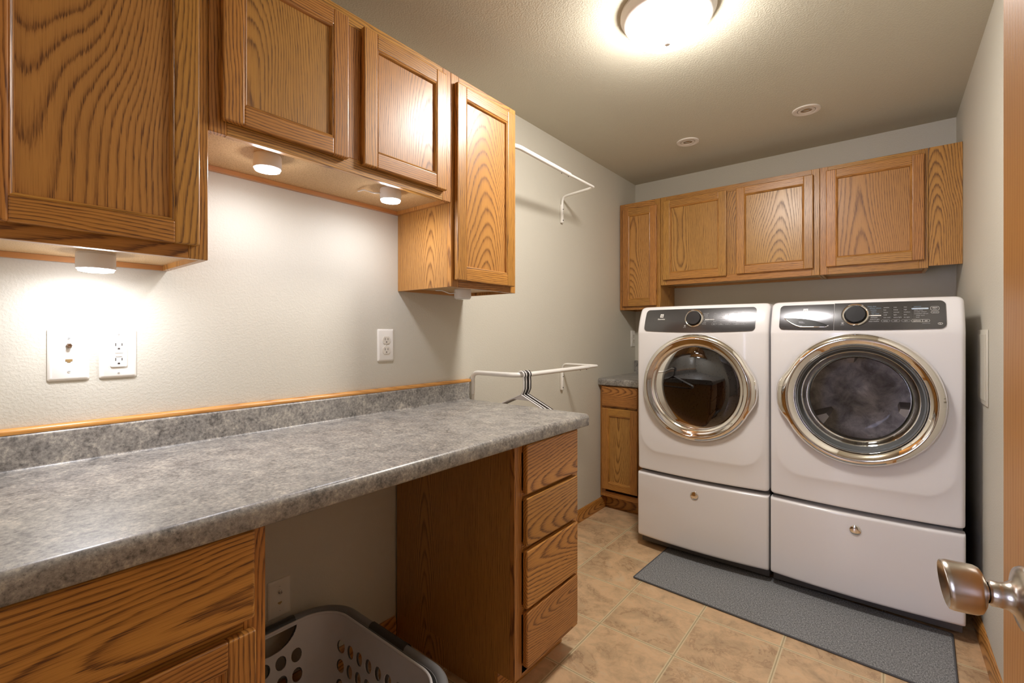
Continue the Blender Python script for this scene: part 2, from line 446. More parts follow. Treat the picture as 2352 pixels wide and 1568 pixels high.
# ------------------------------------------------------------------ cabinet pieces
class Map:
    """cabinet space: u along the wall, d out of the wall, z up"""
    def __init__(s, kind): s.k = kind
    def b(s, u0, u1, d0, d1, z0, z1):
        return (d0, d1, u0, u1, z0, z1) if s.k == 'left' else (u0, u1, D-d1, D-d0, z0, z1)
    def p(s, u, d, z): return (d, u, z) if s.k == 'left' else (u, D-d, z)
    @property
    def ax(s): return 'y' if s.k == 'left' else 'x'
def door(mp, root, u0, u1, z0, z1, d0, th=.0195, sw=.047, rw=.047, off=None, name='door'):
    """frame-and-panel door: two stiles, two rails with a bead, and a recessed veneer panel"""
    m = MB(); d1 = d0+th
    def lipped(b, grain): m.box(*b, bev=.0040, seg=3, grain=grain)
    lipped(mp.b(u0, u0+sw, d0, d1, z0, z1), 'z'); lipped(mp.b(u1-sw, u1, d0, d1, z0, z1), 'z')
    lipped(mp.b(u0+sw-.002, u1-sw+.002, d0+.0005, d1-.0006, z0, z0+rw), mp.ax)
    lipped(mp.b(u0+sw-.002, u1-sw+.002, d0+.0005, d1-.0006, z1-rw, z1), mp.ax)
    f = m.build(name, M['oak'], root)
    # bead moulding inside the frame
    q = MB(); bw = .009; i0, i1, j0, j1 = u0+sw-.001, u1-sw+.001, z0+rw-.001, z1-rw+.001
    dp, dt = d0+.008, d1-.003
    def wedge(a, b, c, e):           # outer edge a-b at dt, inner edge c-e at dp
        bm = bmesh.new(); A = [mp.p(*a), mp.p(*b), mp.p(*c), mp.p(*e)]
        bm.faces.new([bm.verts.new(v) for v in A])
        return bm
    for (a, b, ga) in (((i0, j0), (i0, j1), 'z'), ((i1, j0), (i1, j1), 'z'), ((i0, j0), (i1, j0), mp.ax), ((i0, j1), (i1, j1), mp.ax)):
        cu, cz_ = (i0+i1)/2, (j0+j1)/2
        def inn(pt, k): return (pt[0]+k*(1 if pt[0] < cu else -1), pt[1]+k*(1 if pt[1] < cz_ else -1))
        steps = [(0, dt), (bw*.30, dt+.0012), (bw*.62, dt-.0005), (bw*.85, dt-.0045), (bw, dp)]
        for (k0, e0), (k1, e1) in zip(steps, steps[1:]):
            A0, B0, A1, B1 = inn(a, k0), inn(b, k0), inn(a, k1), inn(b, k1)
            q.take(wedge((A0[0], e0, A0[1]), (B0[0], e0, B0[1]), (B1[0], e1, B1[1]), (A1[0], e1, A1[1])), grain=ga)
    q.build('door_moulding', M['oak'], f, smooth=60, recalc=False)
    MB().box(*mp.b(i0, i1, d0+.002, dp+.0005, j0, j1), grain='z', off=off).build('door_panel', M['veneer'], f)
    return f
def wall_cab(mp, u0, u1, z0, z1, depth, doors, label, root_name='wall_cabinet', lip=.013, frame=None, offs=None, stiles=(.038, .038), group=None):
    cu = (u0+u1)/2
    root = thing(root_name, label, 'cabinet', mp.p(cu, depth/2, z0), group)
    df = depth-.019; e = .0012; u0 += .0006; u1 -= .0006
    m = MB()
    for (a, b) in ((u0, u0+.013), (u1-.013, u1)): m.box(*mp.b(a, b, e, df, z0, z1), grain='z')
    m.box(*mp.b(u0+.013, u1-.013, e, df, z1-.013, z1), grain=mp.ax)
    m.box(*mp.b(u0+.013, u1-.013, e, .006, z0+lip, z1-.013), grain='z')
    m.build('cabinet_box', M['veneer'], root)
    MB().box(*mp.b(u0+.013, u1-.013, .0065, df, z0+lip, z0+lip+.012)).build('bottom_panel', M['particle'], root)
    if lip > .004:
        MB().box(*mp.b(u0+.0135, u1-.0135, e, .016, z0, z0+lip-.0004), grain=mp.ax).build('hanging_rail', M['cleat'], root)
    fr = MB(); sl, sr = stiles
    fr.box(*mp.b(u0, u0+sl, df, depth, z0, z1), bev=.0012, seg=1, grain='z').box(*mp.b(u1-sr, u1, df, depth, z0, z1), bev=.0012, seg=1, grain='z')
    fr.box(*mp.b(u0+sl, u1-sr, df, depth-.0003, z0, z0+.042), bev=.001, seg=1, grain=mp.ax).box(*mp.b(u0+sl, u1-sr, df, depth-.0003, z1-.04, z1), bev=.001, seg=1, grain=mp.ax)
    ds = sorted(doors)
    for (a, b) in zip(ds, ds[1:]):
        c0, c1 = a[1]-.012, b[0]+.012
        fr.box(*mp.b(c0, c1, df, depth-.0002, z0+.042, z1-.04), bev=.001, seg=1, grain='z')
    fr.build('face_frame', M['oak'], root)
    for i, (a, b, c, d) in enumerate(doors):
        door(mp, root, a, b, c, d, depth+.0005, off=(offs[i] if offs else None))
    return root
L, B = Map('left'), Map('back')
XF = .3043
wall_cab(L, .003, .388, 1.356, 2.118, XF, [(.030, .366, 1.384, 2.088)],
         'tall oak wall cabinet nearest the camera at the upper left, over the jack plate', offs=[(-.05, .07, -.135)])
wall_cab(L, .388, 1.1466, 1.6545, 2.118, XF, [(.412, .733, 1.684, 2.088), (.782, 1.111, 1.684, 2.088)],
         'short oak wall cabinet with two doors and two lit round lights underneath', offs=[(-.1, .11, .06), (.1, -.10, .05)])
wall_cab(L, 1.1466, 1.5154, 1.356, 2.118, XF, [(1.161, 1.489, 1.380, 2.086)],
         'tall oak wall cabinet at the far end of the left row, beside the clothes rod', offs=[(.1, .015, .16)])
DB = D-3.117
wall_cab(B, .003, .3045, 1.356, 2.118, DB, [(.030, .281, 1.381, 2.075)], 'narrow tall oak wall cabinet in the back left corner', offs=[(0, .05, .10)])
wall_cab(B, .3055, 1.219, 1.517, 2.118, DB, [(.328, .731, 1.550, 2.086), (.788, 1.190, 1.556, 2.086)],
         'oak wall cabinet with two doors above the dryer', offs=[(0, .10, -.09), (.1, -.03, .13)])
last = wall_cab(B, 1.2195, 1.6755, 1.517, 2.118, DB, [(1.250, 1.659, 1.558, 2.092)],
         'oak wall cabinet with one wide door and side filler above the washing machine', offs=[(-.1, .06, .15)])
MB().box(*B.b(1.6765, R-.001, DB-.019, DB, 1.527, 2.118), grain='z', off=(.1, .03, .05)).build('filler_panel', M['oak'], last)

# base cabinets
def base_cab(mp, u0, u1, depth, doors, drawers, label, name='base_cabinet', end=None, toe=.095, mid=None, zt=.8415, recess=.07):
    cu = (u0+u1)/2
    root = thing(name, label, 'cabinet', mp.p(cu, depth/2, 0))
    df = depth-.019; e = .0145; u0 += .0008; u1 -= .0008
    m = MB()
    for k, (a, b) in enumerate(((u0, u0+.013), (u1-.013, u1))):
        m.box(*mp.b(a, b, e, df, toe, zt), grain='z', off=(0., .12*(1-2*k), .07))
        m.box(*mp.b(a, b, e, depth-recess-.013, 0.0005, toe), grain='z')
    m.box(*mp.b(u0+.013, u1-.013, e, df, toe, toe+.013), grain=mp.ax)
    m.box(*mp.b(u0+.013, u1-.013, e, e+.006, toe, zt), grain='z')
    m.build('cabinet_box', M['veneer'], root)
    MB().box(*mp.b(u0, u1, depth-recess-.012, depth-recess, 0.0005, toe-.0005), grain=mp.ax).build('toe_kick', M['oak'], root)
    fr = MB(); sw = .038
    fr.box(*mp.b(u0, u0+sw, df, depth, toe, zt), bev=.0012, seg=1, grain='z').box(*mp.b(u1-sw, u1, df, depth, toe, zt), bev=.0012, seg=1, grain='z')
    zs = [toe+.019]+sorted([d[2]-.004 for d in drawers])+[zt-.015]
    if doors: zs = [toe+.019, drawers[0][2]-.008, zt-.015]
    for z in zs: fr.box(*mp.b(u0+sw, u1-sw, df, depth-.0003, z-.019, z+.0145), bev=.001, seg=1, grain=mp.ax)
    fr.build('face_frame', M['oak'], root)
    for (a, b, c, d) in doors: door(mp, root, a, b, c, d, depth+.0005)
    for (a, b, c, d) in drawers:
        MB().box(*mp.b(a, b, depth+.0005, depth+.020, c, d), bev=.0055, seg=4, grain=mp.ax,
                 off=(random.uniform(-.2, .2), random.uniform(-.05, .05), random.choice((-1, 1))*random.uniform(.05, .1))).build('drawer_front', M['oak'], root)
    return root
base_cab(L, Y0+.002, .386, .605, [(.0, .362, .125, .655)], [(.0, .360, .677, .836)],
         'oak base cabinet with a wide drawer at the bottom left under the counter')
base_cab(L, 1.132, 1.513, .605, [], [(1.172, 1.484, .125, .302), (1.172, 1.484, .312, .497), (1.172, 1.484, .511, .665), (1.172, 1.484, .677, .836)],
         'oak base cabinet with a stack of four drawers at the far end of the counter')
base_cab(B, .003, .308, D-2.8205, [(.022, .274, .149, .690)], [(.022, .274, .704, .836)],
         'narrow oak base cabinet with one door and drawer left of the dryer')

# countertops: rolled nose, deck, coved backsplash in one profile
def arc(cx, cz_, r, a0, a1, n=6): return [(cx+r*math.cos(math.radians(a0+(a1-a0)*k/n)), cz_+r*math.sin(math.radians(a0+(a1-a0)*k/n))) for k in range(n+1)]
def counter_profile(xc, zt=.8866, zb=.8425, zs=.9655, bs=.021):
    p = [(.0012, zb+.002), (xc-.045, zb+.002), (xc-.045, zb), (xc-.006, zb)]
    p += arc(xc-.006, zb+.006, .006, -90, 0, 3)
    p += arc(xc-.015, zt-.015, .015, 0, 90, 7)
    p += arc(bs+.007, zt+.007, .007, 270, 180, 5)
    p += arc(bs-.006, zs-.006, .006, 0, 90, 5)
    p += [(.0012, zs)]
    return p
ct = thing('countertop', 'long grey mottled laminate countertop with backsplash along the left wall', 'countertop', (.32, .76, .8425))
MB().prism(counter_profile(.6426), 'y', Y0+.001, 1.534).build('laminate_top', M['laminate'], ct, smooth=50)
MB().box(.585, .600, .3885, 1.130, .828, .8423, grain='y').build('support_strip', M['oak'], ct)
ts = MB(); ts.prism([(.0012, .966), (.0175, .966), (.0185, .970), (.0175, .9745), (.014, .978), (.009, .9795), (.0012, .9795)], 'y', Y0+.001, 1.546, grain='y', off=(0, .01, .05))
tag(ts.build('trim_strip', M['trimoak'], smooth=40), 'thin light oak trim strip lying on the backsplash of the long countertop', 'trim')
cb = MB(); cb.prism([(D-x, z) for x, z in counter_profile(D-2.790, zs=.980)], 'x', .0015, .330)
tag(cb.build('countertop', M['laminate'], smooth=50), 'short grey laminate countertop in the back left corner beside the dryer', 'countertop')

# ------------------------------------------------------------------ wall plates (built on the left wall at the origin, then placed)
def mk_plate(name, label, cat, y, z, w, h, mat, group=None):
    root = thing(name, label, cat, (0.0002, y, z), group)
    bm = bmesh.new(); t = .0062
    o, i = rrect(w, h, .004, 3), rrect(w-.013, h-.013, .003, 3)
    Vs = [[bm.verts.new((x, a, b)) for a, b in ring] for x, ring in ((0.0, o), (.002, o), (t*.8, rrect(w-.006, h-.006, .004, 3)), (t, i))]
    n = len(o)
    for A, Bv in zip(Vs, Vs[1:]):
        for k in range(n): bm.faces.new((A[k], A[(k+1) % n], Bv[(k+1) % n], Bv[k])).smooth = True
    bm.faces.new(Vs[-1]); bm.faces.new(Vs[0][::-1])
    bmesh.ops.recalc_face_normals(bm, faces=bm.faces[:])
    m = MB(); m.take(bm, mtx=Matrix.Translation((0.0002, y, z))); m.build('cover_plate', mat, root, smooth=45)
    return root
def yz(poly, x0, x1, y, z, m=None):
    m = m or MB(); m.prism([(y+a, z+b) for a, b in poly], 'x', x0, x1); return m
def circ(r, n=16, sx=1.0, sy=1.0, cx=0, cy=0): return [(cx+r*sx*math.cos(2*PI*k/n), cy+r*sy*math.sin(2*PI*k/n)) for k in range(n)]
def screw(root, y, z, r=.0028, x=.0066):
    s_ = yz(circ(r, 14), x, x+.0012, y, z).build('screw', M['plate'], root)
    yz([(-r*.8, -.0004), (r*.8, -.0004), (r*.8, .0004), (-r*.8, .0004)], x+.0011, x+.0016, y, z).build('screw_slot', M['slot'], s_)
def jack_plate(y, z, w, h, label, mat, jack=(.0, .0)):
    p = mk_plate('wall_plate', label, 'wall plate', y, z, w, h, mat)
    yj = y
    yz(circ(.0058, 6), .0066, .0095, yj, z+.0215).build('coax_nut', M['nickel'], p)
    c = MB(); c.lathe([(.0042, 0), (.0042, .009), (.0028, .009), (.0028, .006)], 20, mtx=Matrix.Translation((.0066, yj, z+.0215)) @ Matrix.Rotation(PI/2, 4, 'Y'), cap1=True)
    c.build('coax_connector', M['nickel'], p, smooth=40)
    yz([(-.0062, .004), (.0062, .004), (.0062, -.001), (.0035, -.001), (.0025, -.0038), (-.0025, -.0038), (-.0035, -.001), (-.0062, -.001)], .0066, .0072, yj, z-.0145).build('phone_jack', M['brass'], p)
    for s_ in (1, -1): screw(p, yj, z+s_*h*.32)
    return p
jack_plate(.1945, 1.139, .073, .122, 'white coax and phone jack plate at far left on the wall under the tall cabinet', M['plate'])
jack_plate(.684, .345, .073, .120, 'ivory jack plate low on the wall in the knee space above the basket', M['plate2'])
gf = mk_plate('outlet', 'white outlet with rectangular face and two middle buttons beside the jack plate', 'outlet', .2855, 1.139, .073, .122, M['plate'])
face = yz(rrect(.033, .066, .004, 4), .0066, .0095, .2855, 1.139).build('outlet_face', M['plate'], gf)
for s_ in (1, -1):
    sl = MB(); zc = 1.139+s_*.0185
    for dy, hh in ((-.0062, .0075), (.0062, .0065)): yz([(dy-.0009, -hh/2), (dy+.0009, -hh/2), (dy+.0009, hh/2), (dy-.0009, hh/2)], .0094, .0099, .2855, zc+.004, sl)
    yz([(-.0024, -.002), (.0024, -.002), (.0024, .0005), (.0015, .0022), (-.0015, .0022), (-.0024, .0005)], .0094, .0099, .2855, zc-.0065, sl)
    sl.build('outlet_slots', M['slot'], gf)
for dz, w_ in ((.0045, .0155), (-.0045, .0125)): yz(rrect(w_, .0062, .001, 2), .0094, .0106, .2855, 1.139+dz).build('test_button', M['plate2'], gf)
for s_ in (1, -1): screw(gf, .2855, 1.139+s_*.048, .0022)
def duplex(y, z, label):
    p = mk_plate('outlet', label, 'outlet', y, z, .074, .124, M['plate'])
    for s_ in (1, -1):
        zc = z+s_*.0195
        pl = [(a, b) for a, b in circ(.0172, 40)]; pl = [(a, max(-.0135, min(.0135, b))) for a, b in pl]
        f = yz(pl, .0066, .0088, y, zc).build('socket', M['plate2'], p)
        sl = MB()
        for dy, hh in ((-.0062, .0085), (.0062, .0070)): yz([(dy-.001, -hh/2), (dy+.001, -hh/2), (dy+.001, hh/2), (dy-.001, hh/2)], .0087, .0092, y, zc+.004, sl)
        yz(circ(.0024, 12), .0087, .0092, y, zc-.0072, sl)
        sl.build('socket_slots', M['slot'], f)
    screw(p, y, z, .0024)
    return p
duplex(1.088, 1.1435, 'white duplex outlet with two oval sockets right of centre under the left wall cabinets')
duplex(3.341, 1.148, 'white outlet plate half hidden beside the dryer in the back left corner')
ap = thing('access_panel', 'flat off-white access panel on the right wall beside the washing machine', 'panel', (R, 2.494, .922))
MB().box(R-.006, R-.0006, 2.392, 2.598, .922, 1.203, bev=.002, seg=2).build('panel_frame', M['wall'], ap, smooth=30)
MB().box(R-.0085, R-.0062, 2.408, 2.584, .940, 1.186, bev=.0008, seg=1).build('panel_lid', M['wall'], ap)

# ------------------------------------------------------------------ clothes rods
def clothes_rod(label, ya, yb, x, z, near, far, wy0, wy1):
    """white coated rod: two flat wall tabs, bent arms, thick sleeve with a thinner telescoping end"""
    root = thing('clothes_rod', label, 'clothes rod', (.0006, (ya+yb)/2, z-.11))
    split = near
    p1 = fillet([(.010, wy0, z-.10), (.010, wy0, z), (x+.018, ya, z), (x, split, z)], [.035, .07], 10)
    m = MB(); m.tube(p1, .0108, 14); m.build('thick_tube', M['rodwhite'], root, smooth=40)
    p2 = fillet([(x, split-.02, z), (x-.004, far, z), (.010, wy1, z), (.010, wy1, z-.10)], [.016, .04], 10)
    m = MB(); m.tube(p2, .0075, 12); m.build('thin_tube', M['rodwhite'], root, smooth=40)
    for wy in (wy0, wy1):
        t = MB(); t.box(.0006, .016, wy-.0095, wy+.0095, z-.155, z-.045, bev=.004, seg=3)
        b = t.build('wall_tab', M['rodwhite'], root, smooth=40)
        for dz in (-.14, -.075):
            s_ = MB(); s_.lathe([(.004, 0), (.003, .002), (0, .0025)], 12, mtx=Matrix.Translation((.016, wy, z+dz)) @ Matrix.Rotation(PI/2, 4, 'Y')); s_.build('screw', M['slot'], b, smooth=40)
    for dy in (-.075, -.012):
        st = MB(); st.lathe([(.0022, 0), (.0022, .004), (0, .005)], 8, mtx=Matrix.Translation((x, split+dy, z-.0095)) @ Matrix.Rotation(PI, 4, 'X')); st.build('stop_pin', M['slot'], root)
    return root
clothes_rod('white clothes rod high on the left wall beyond the last wall cabinet', 1.535, 2.29, .250, 2.0, 2.03, 2.29, 1.545, 2.333)
clothes_rod('white clothes rod at counter height on the left wall, holding the hangers', 1.577, 2.31, .258, 1.007, 2.20, 2.315, 1.565, 2.333)

def hanger(label, mat, y, first):
    root = thing('hanger', label, 'hanger', (.2715, y, 1.007), 'hangers bunched on the lower rod')
    cx, zr = .2715, 1.007
    hook = []
    for k in range(15):
        a = math.radians(200-235*k/14)
        hook.append((cx+.0160*math.cos(a), y, zr+.0160*math.sin(a)))
    hook += [(cx+.0145, y, zr-.03), (cx+.0142, y, zr-.060), (cx+.0075, y, zr-.075), (cx, y, zr-.086)]
    m = MB(); m.tube(hook, .0038, 10); m.build('hook', mat, root, smooth=60)
    zj = zr-.086
    lp = fillet([(cx, y, zj), (cx+.205, y, zj-.090), (cx+.205, y, zj-.112), (cx-.205, y, zj-.112), (cx-.205, y, zj-.090), (cx, y, zj)], .012, 6)
    m = MB(); m.tube(lp, .0036, 10)
    m.build('frame', mat, root, smooth=60)
    wb = MB(); wb.prism([(cx, zj+.004), (cx+.055, zj-.0225), (cx-.055, zj-.0225)], 'y', y-.0012, y+.0012); wb.build('neck_web', mat, root)
    for s_ in (1, -1):
        n_ = MB(); n_.tube(fillet([(cx+s_*.120, y, zj-.051), (cx+s_*.122, y, zj-.064), (cx+s_*.140, y, zj-.060)], .006, 4), .0026, 8); n_.build('strap_notch', mat, root, smooth=60)
    return root
HL = [('white', 'nearest the countertop'), ('black', 'second from the countertop'), ('white', 'third from the countertop'), ('black', 'fourth from the countertop'),
      ('black', 'fifth from the countertop'), ('white', 'sixth from the countertop, last white one'), ('black', 'seventh and farthest from the countertop')]
HP = {}
for k, (cname, where) in enumerate(HL):
    lab = '%s plastic hanger on the lower rod, %s' % (cname, where); y = 1.597+k*.0082
    if cname not in HP: HP[cname] = hanger(lab, M['hang'+cname], y, True)
    else: dup(HP[cname], (.2715, y, 1.007), lab)

# ------------------------------------------------------------------ appliances
YF = 2.4665
def smooth01(t): t = max(0, min(1, t)); return t*t*(3-2*t)
def text_polys(txt, size, align='LEFT', bold=False):
    cu = bpy.data.curves.new('t', 'FONT'); cu.body = txt; cu.size = size; cu.align_x = align; cu.resolution_u = 3
    if bold: cu.offset = size*.018
    o = bpy.data.objects.new('t', cu); C.objects.link(o)
    dg = bpy.context.evaluated_depsgraph_get(); dg.update()
    me = bpy.data.meshes.new_from_object(o.evaluated_get(dg))
    polys = [[(me.vertices[i].co.x, me.vertices[i].co.y) for i in p.vertices] for p in me.polygons]
    bpy.data.objects.remove(o); bpy.data.curves.remove(cu); bpy.data.meshes.remove(me)
    return polys
class Machine:
    def __init__(s, x0, x1, washer):
        s.x0, s.x1, s.w = x0, x1, washer
        s.cx = (x0+x1)/2; s.hw = (x1-x0)/2
        s.z0, s.z1 = .4385, 1.336
        s.dc = (s.cx+.002, .909)
    def yf(s, x, z):
        u = (x-s.cx)/s.hw
        y = YF-.024*(1-u*u)
        # dished lower surround
        zb, xr, rc = .548, .300+.022*smooth01((z-.55)/.5), .10
        dx, dz = abs(x-s.cx)-(xr-rc), (zb+rc)-z
        d = math.hypot(max(dx, 0), max(dz, 0))-rc if (dx > 0 or dz > 0) else -1
        if dz <= 0: d = abs(x-s.cx)-xr
        elif dx <= 0: d = zb-z
        if z > 1.15: d *= max(0, 1-(z-1.15)/.05)
        y -= .007
        if d > 0: y += .009*(1-math.exp(-.26*d*smooth01(d/.006)/.009))
        # control panel leans back in a curve
        if z > 1.192:
            t = (z-1.192)/(s.z1-1.192); a0, a1 = math.tan(math.radians(9)), math.tan(math.radians(36))
            h = s.z1-1.192; y += h*(a0*t+(a1-a0)*t*t/2)
        # rounded outer edge
        for e, rr in ((x-s.x0, .016), (s.x1-x, .016), (s.z1-z, .012), (z-s.z0, .006)):
            if e < rr: y += rr-math.sqrt(max(0, rr*rr-(rr-e)**2))
        return y
    def at(s, x, z, out=0.0):
        return (x, s.yf(x, z)-out, z)
    def body(s, root):
        nx, nz = 110, 150
        def warp(t, e):                    # denser near the rims
            return t+.0*e
        xs = [s.x0+.0005*0+(s.x1-s.x0)*i/nx for i in range(nx+1)]
        xs = sorted(set([s.x0+d for d in (0, .001, .0025, .005, .008, .012)]+[s.x1-d for d in (0, .001, .0025, .005, .008, .012)]+[s.x0+.016+(s.x1-s.x0-.032)*i/nx for i in range(nx+1)]))
        zs = sorted(set([s.z0+d for d in (0, .0006, .0015, .003)]+[s.z1-d for d in (0, .0005, .0012, .0025, .005, .008, .012, .017)]+[s.z0+.006+(s.z1-s.z0-.028)*i/nz for i in range(nz+1)]))
        m = MB(); cx, cz_ = s.dc
        def front(i, j):
            x, y, z = s.at(xs[i], zs[j]); d = s.z1-z; rc = .022
            if d < rc: x = s.cx+(x-s.cx)*(s.hw-(rc-math.sqrt(max(0, rc*rc-(rc-d)**2))))/s.hw
            d = z-s.z0; rc = .010
            if d < rc: x = s.cx+(x-s.cx)*(s.hw-(rc-math.sqrt(max(0, rc*rc-(rc-d)**2))))/s.hw
            return (x, y, z)
        V = m.grid(front, len(xs)-1, len(zs)-1,
                   keep=lambda i, j: math.hypot((xs[i]+xs[i+1])/2-cx, (zs[j]+zs[j+1])/2-cz_) > .236)
        yb = 3.22; bm = m.bm; nx_, nz_ = len(xs), len(zs)
        rim = [V[i][0] for i in range(nx_)]+[V[-1][j] for j in range(1, nz_)]+[V[i][-1] for i in range(nx_-2, -1, -1)]+[V[0][j] for j in range(nz_-2, 0, -1)]
        back = [bm.verts.new((v.co.x, yb, v.co.z)) for v in rim]
        for k in range(len(rim)):
            q = (k+1) % len(rim)
            bm.faces.new((rim[k], back[k], back[q], rim[q])).smooth = True
        bm.faces.new(back[::-1])
        return m.build('body', M['white'], root, smooth=50, recalc=True)
    def patch(s, x0, x1, z0, z1, rc, out, name, mat, root, rc_side='both', sag=0.0, thick=.003):
        """rounded plate that follows the front surface"""
        n = 44
        rows = sorted(set([z0+rc*(1-math.cos(PI/2*k/7)) for k in range(8)]+[z1-rc*(1-math.cos(PI/2*k/7)) for k in range(8)]+[z0+rc+(z1-z0-2*rc)*k/12 for k in range(13)]))
        def ext(z):
            e = 0
            if z < z0+rc: e = rc-math.sqrt(max(0, rc*rc-(z0+rc-z)**2))
            if z > z1-rc: e = rc-math.sqrt(max(0, rc*rc-(z-z1+rc)**2))
            return (x0+(e if rc_side in ('both', 'l') else 0), x1-(e if rc_side in ('both', 'r') else 0))
        m = MB()
        def P(i, j, o):
            a, b = ext(rows[j]); x = a+(b-a)*i/n
            z = rows[j]-sag*(1-((x-s.cx)/(.29))**2)*(1-(rows[j]-z0)/(z1-z0))
            return s.at(x, z, o)
        V = m.grid(lambda i, j: P(i, j, out), n, len(rows)-1)
        bm = m.bm; nz_ = len(rows)
        rim = [V[i][0] for i in range(n+1)]+[V[-1][j] for j in range(1, nz_)]+[V[i][-1] for i in range(n-1, -1, -1)]+[V[0][j] for j in range(nz_-2, 0, -1)]
        low = [bm.verts.new((v.co.x, v.co.y+thick, v.co.z)) for v in rim]
        for k in range(len(rim)):
            q = (k+1) % len(rim); bm.faces.new((rim[k], low[k], low[q], rim[q]))
        return m.build(name, mat, root, smooth=50, recalc=True)
    def flat(s, m, polys, x, z, out):
        for p in polys: m.face([s.at(x+a, z+b, out) for a, b in p])
    def strip(s, m, pts, w, x, z, out, closed=True):
        """thin printed outline"""
        n = len(pts)
        for k in range(n if closed else n-1):
            a, b = Vector(pts[k]), Vector(pts[(k+1) % n]); d = (b-a)
            if d.length < 1e-7: continue
            nn = Vector((-d.y, d.x)).normalized()*w/2
            m.face([s.at(x+q.x, z+q.y, out) for q in (a-nn, b-nn, b+nn, a+nn)])
    def logo(s, root, x, z, k=1.0, brand=True):
        lg = MB(); q = .0088*k
        # square emblem: bright tile with a dark half-round sign cut by a diagonal
        s.flat(lg, [[(-q, -q), (q, -q), (q, q), (-q, q)]], x, z, .0037)
        e = lg.build('emblem', M['printwhite'], root)
        dk = MB(); r = q*.74
        s.flat(dk, [[(-r*.15, r*.9), (-r*.75, r*.55), (-r*.98, 0), (-r*.75, -r*.55), (-r*.15, -r*.9), (-r*.15, -r*.45), (-r*.5, 0), (-r*.15, r*.45)]], x, z, .0041)
        s.flat(dk, [[(r*.12, r*.9), (r*.12, r*.2), (r*.9, r*.75)], [(r*.12, -r*.9), (r*.95, -r*.75), (r*.95, r*.35), (r*.12, -r*.2)]], x, z, .0041)
        dk.build('emblem_sign', M['panel'], e)
        if brand:
            t = MB(); s.flat(t, text_polys('Electrolux', .0098*k, 'CENTER', True), x, z-.0215*k, .0037)
            t.build('brand_lettering', M['printwhite'], root)
    def dial(s, root, x, z, r=.047):
        y = s.yf(x, z); n = 56
        tilt = math.radians(90-14)
        mt = Matrix.Translation((x, y-.001, z)) @ Matrix.Rotation(tilt, 4, 'X')
        d = MB(); d.lathe([(r+.003, -.004), (r+.003, .003), (r, .006), (r*.97, .012), (r*.88, .0145), (r*.79, .013), (r*.76, .011)], n, mtx=mt)
        k = d.build('dial', M['chrome'], root, smooth=50)
        f = MB(); f.lathe([(r*.74, .008), (r*.735, .018), (r*.71, .0205), (0, .021)], n, mtx=mt); f.build('dial_cap', M['dialface'], k, smooth=40)
    def ring(s, name, prof, mat, root, tab=0.0, side=PI, n=128, smooth=60):
        cx, cz_ = s.dc
        def bump(a, r):
            d = (a-side+PI) % (2*PI)-PI
            return tab*smooth01(min(1, (1-abs(d)/.46)*1.5))*smooth01((r-(.256 if s.w else .252))/.018)
        mt = Matrix(((1, 0, 0, cx), (0, 0, 1, 0), (0, 1, 0, cz_), (0, 0, 0, 1)))     # local z -> world y
        m = MB(); m.lathe(prof, n, mtx=mt, bump=bump if tab else None)
        return m.build(name, mat, root, smooth=smooth, recalc=True)
    def lens(s, name, prof, mat, root, n=96): return s.ring(name, prof, mat, root, n=n, smooth='all')

LABELS_W = 'white front loading washing machine on the right with a detergent drawer'
LABELS_D = 'white front loading dryer on the left with a dark smoked door'
# --- dryer
def feet(root, x0, x1):
    for x in (x0+.05, x1-.05):
        for y in (2.60, 3.15):
            f = MB(); f.lathe([(.022, 0.0), (.022, .012), (.010, .014), (.010, .032)], 20, mtx=Matrix.Translation((x, y, 0.0004)), cap0=True); f.build('leveling_foot', M['black'], root, smooth=40)
def pedestal(x0, x1, label):
    cx, hw = (x0+x1)/2, (x1-x0)/2
    root = thing('appliance_pedestal', label, 'pedestal', (cx, 2.85, 0))
    MB().box(x0+.004, x1-.004, 2.515, 3.215, .016, .4378, bev=.004).build('pedestal_box', M['gapshade'], root, smooth=30)
    z0, z1 = .066, .4175
    def yf(x, z):
        u = (x-cx)/hw; y = 2.4625-.024*(1-u*u)
        for e, r in ((x-x0, .010), (x1-x, .010), (z-z0, .012), (z1-z, .010)):
            if e < r: y += r-math.sqrt(max(0, r*r-(r-e)**2))
        return y
    ed = (0, .0008, .002, .0045, .008)
    xs = sorted(set([x0+d for d in ed]+[x1-d for d in ed]+[x0+.012+(x1-x0-.024)*i/40 for i in range(41)]))
    zs = sorted(set([z0+d for d in ed]+[z1-d for d in ed]+[z0+.012+(z1-z0-.024)*i/24 for i in range(25)]))
    m = MB(); V = m.grid(lambda i, j: (xs[i], yf(xs[i], zs[j]), zs[j]), len(xs)-1, len(zs)-1)
    nx_, nz_ = len(xs), len(zs)
    rim = [V[i][0] for i in range(nx_)]+[V[-1][j] for j in range(1, nz_)]+[V[i][-1] for i in range(nx_-2, -1, -1)]+[V[0][j] for j in range(nz_-2, 0, -1)]
    back = [m.bm.verts.new((v.co.x, 2.513, v.co.z)) for v in rim]
    for k in range(len(rim)):
        q = (k+1) % len(rim); m.bm.faces.new((rim[k], back[k], back[q], rim[q]))
    m.bm.faces.new(back[::-1])
    dr = m.build('drawer_front', M['white'], root, smooth=50, recalc=True)
    mt = Matrix(((1, 0, 0, cx-.008), (0, 0, -1, yf(cx, .357)), (0, 1, 0, .357), (0, 0, 0, 1)))
    b = MB(); b.lathe([(.0205, -.002), (.0205, .002), (.0195, .0035), (.017, .0045), (.010, .0062), (0, .0068)], 40, mtx=mt); b.build('round_badge', M['chrome'], dr, smooth=60, recalc=True)
    feet(root, x0, x1)
    return root
pedestal(.4265, 1.0775, 'white drawer pedestal under the dryer, the left one of the two')
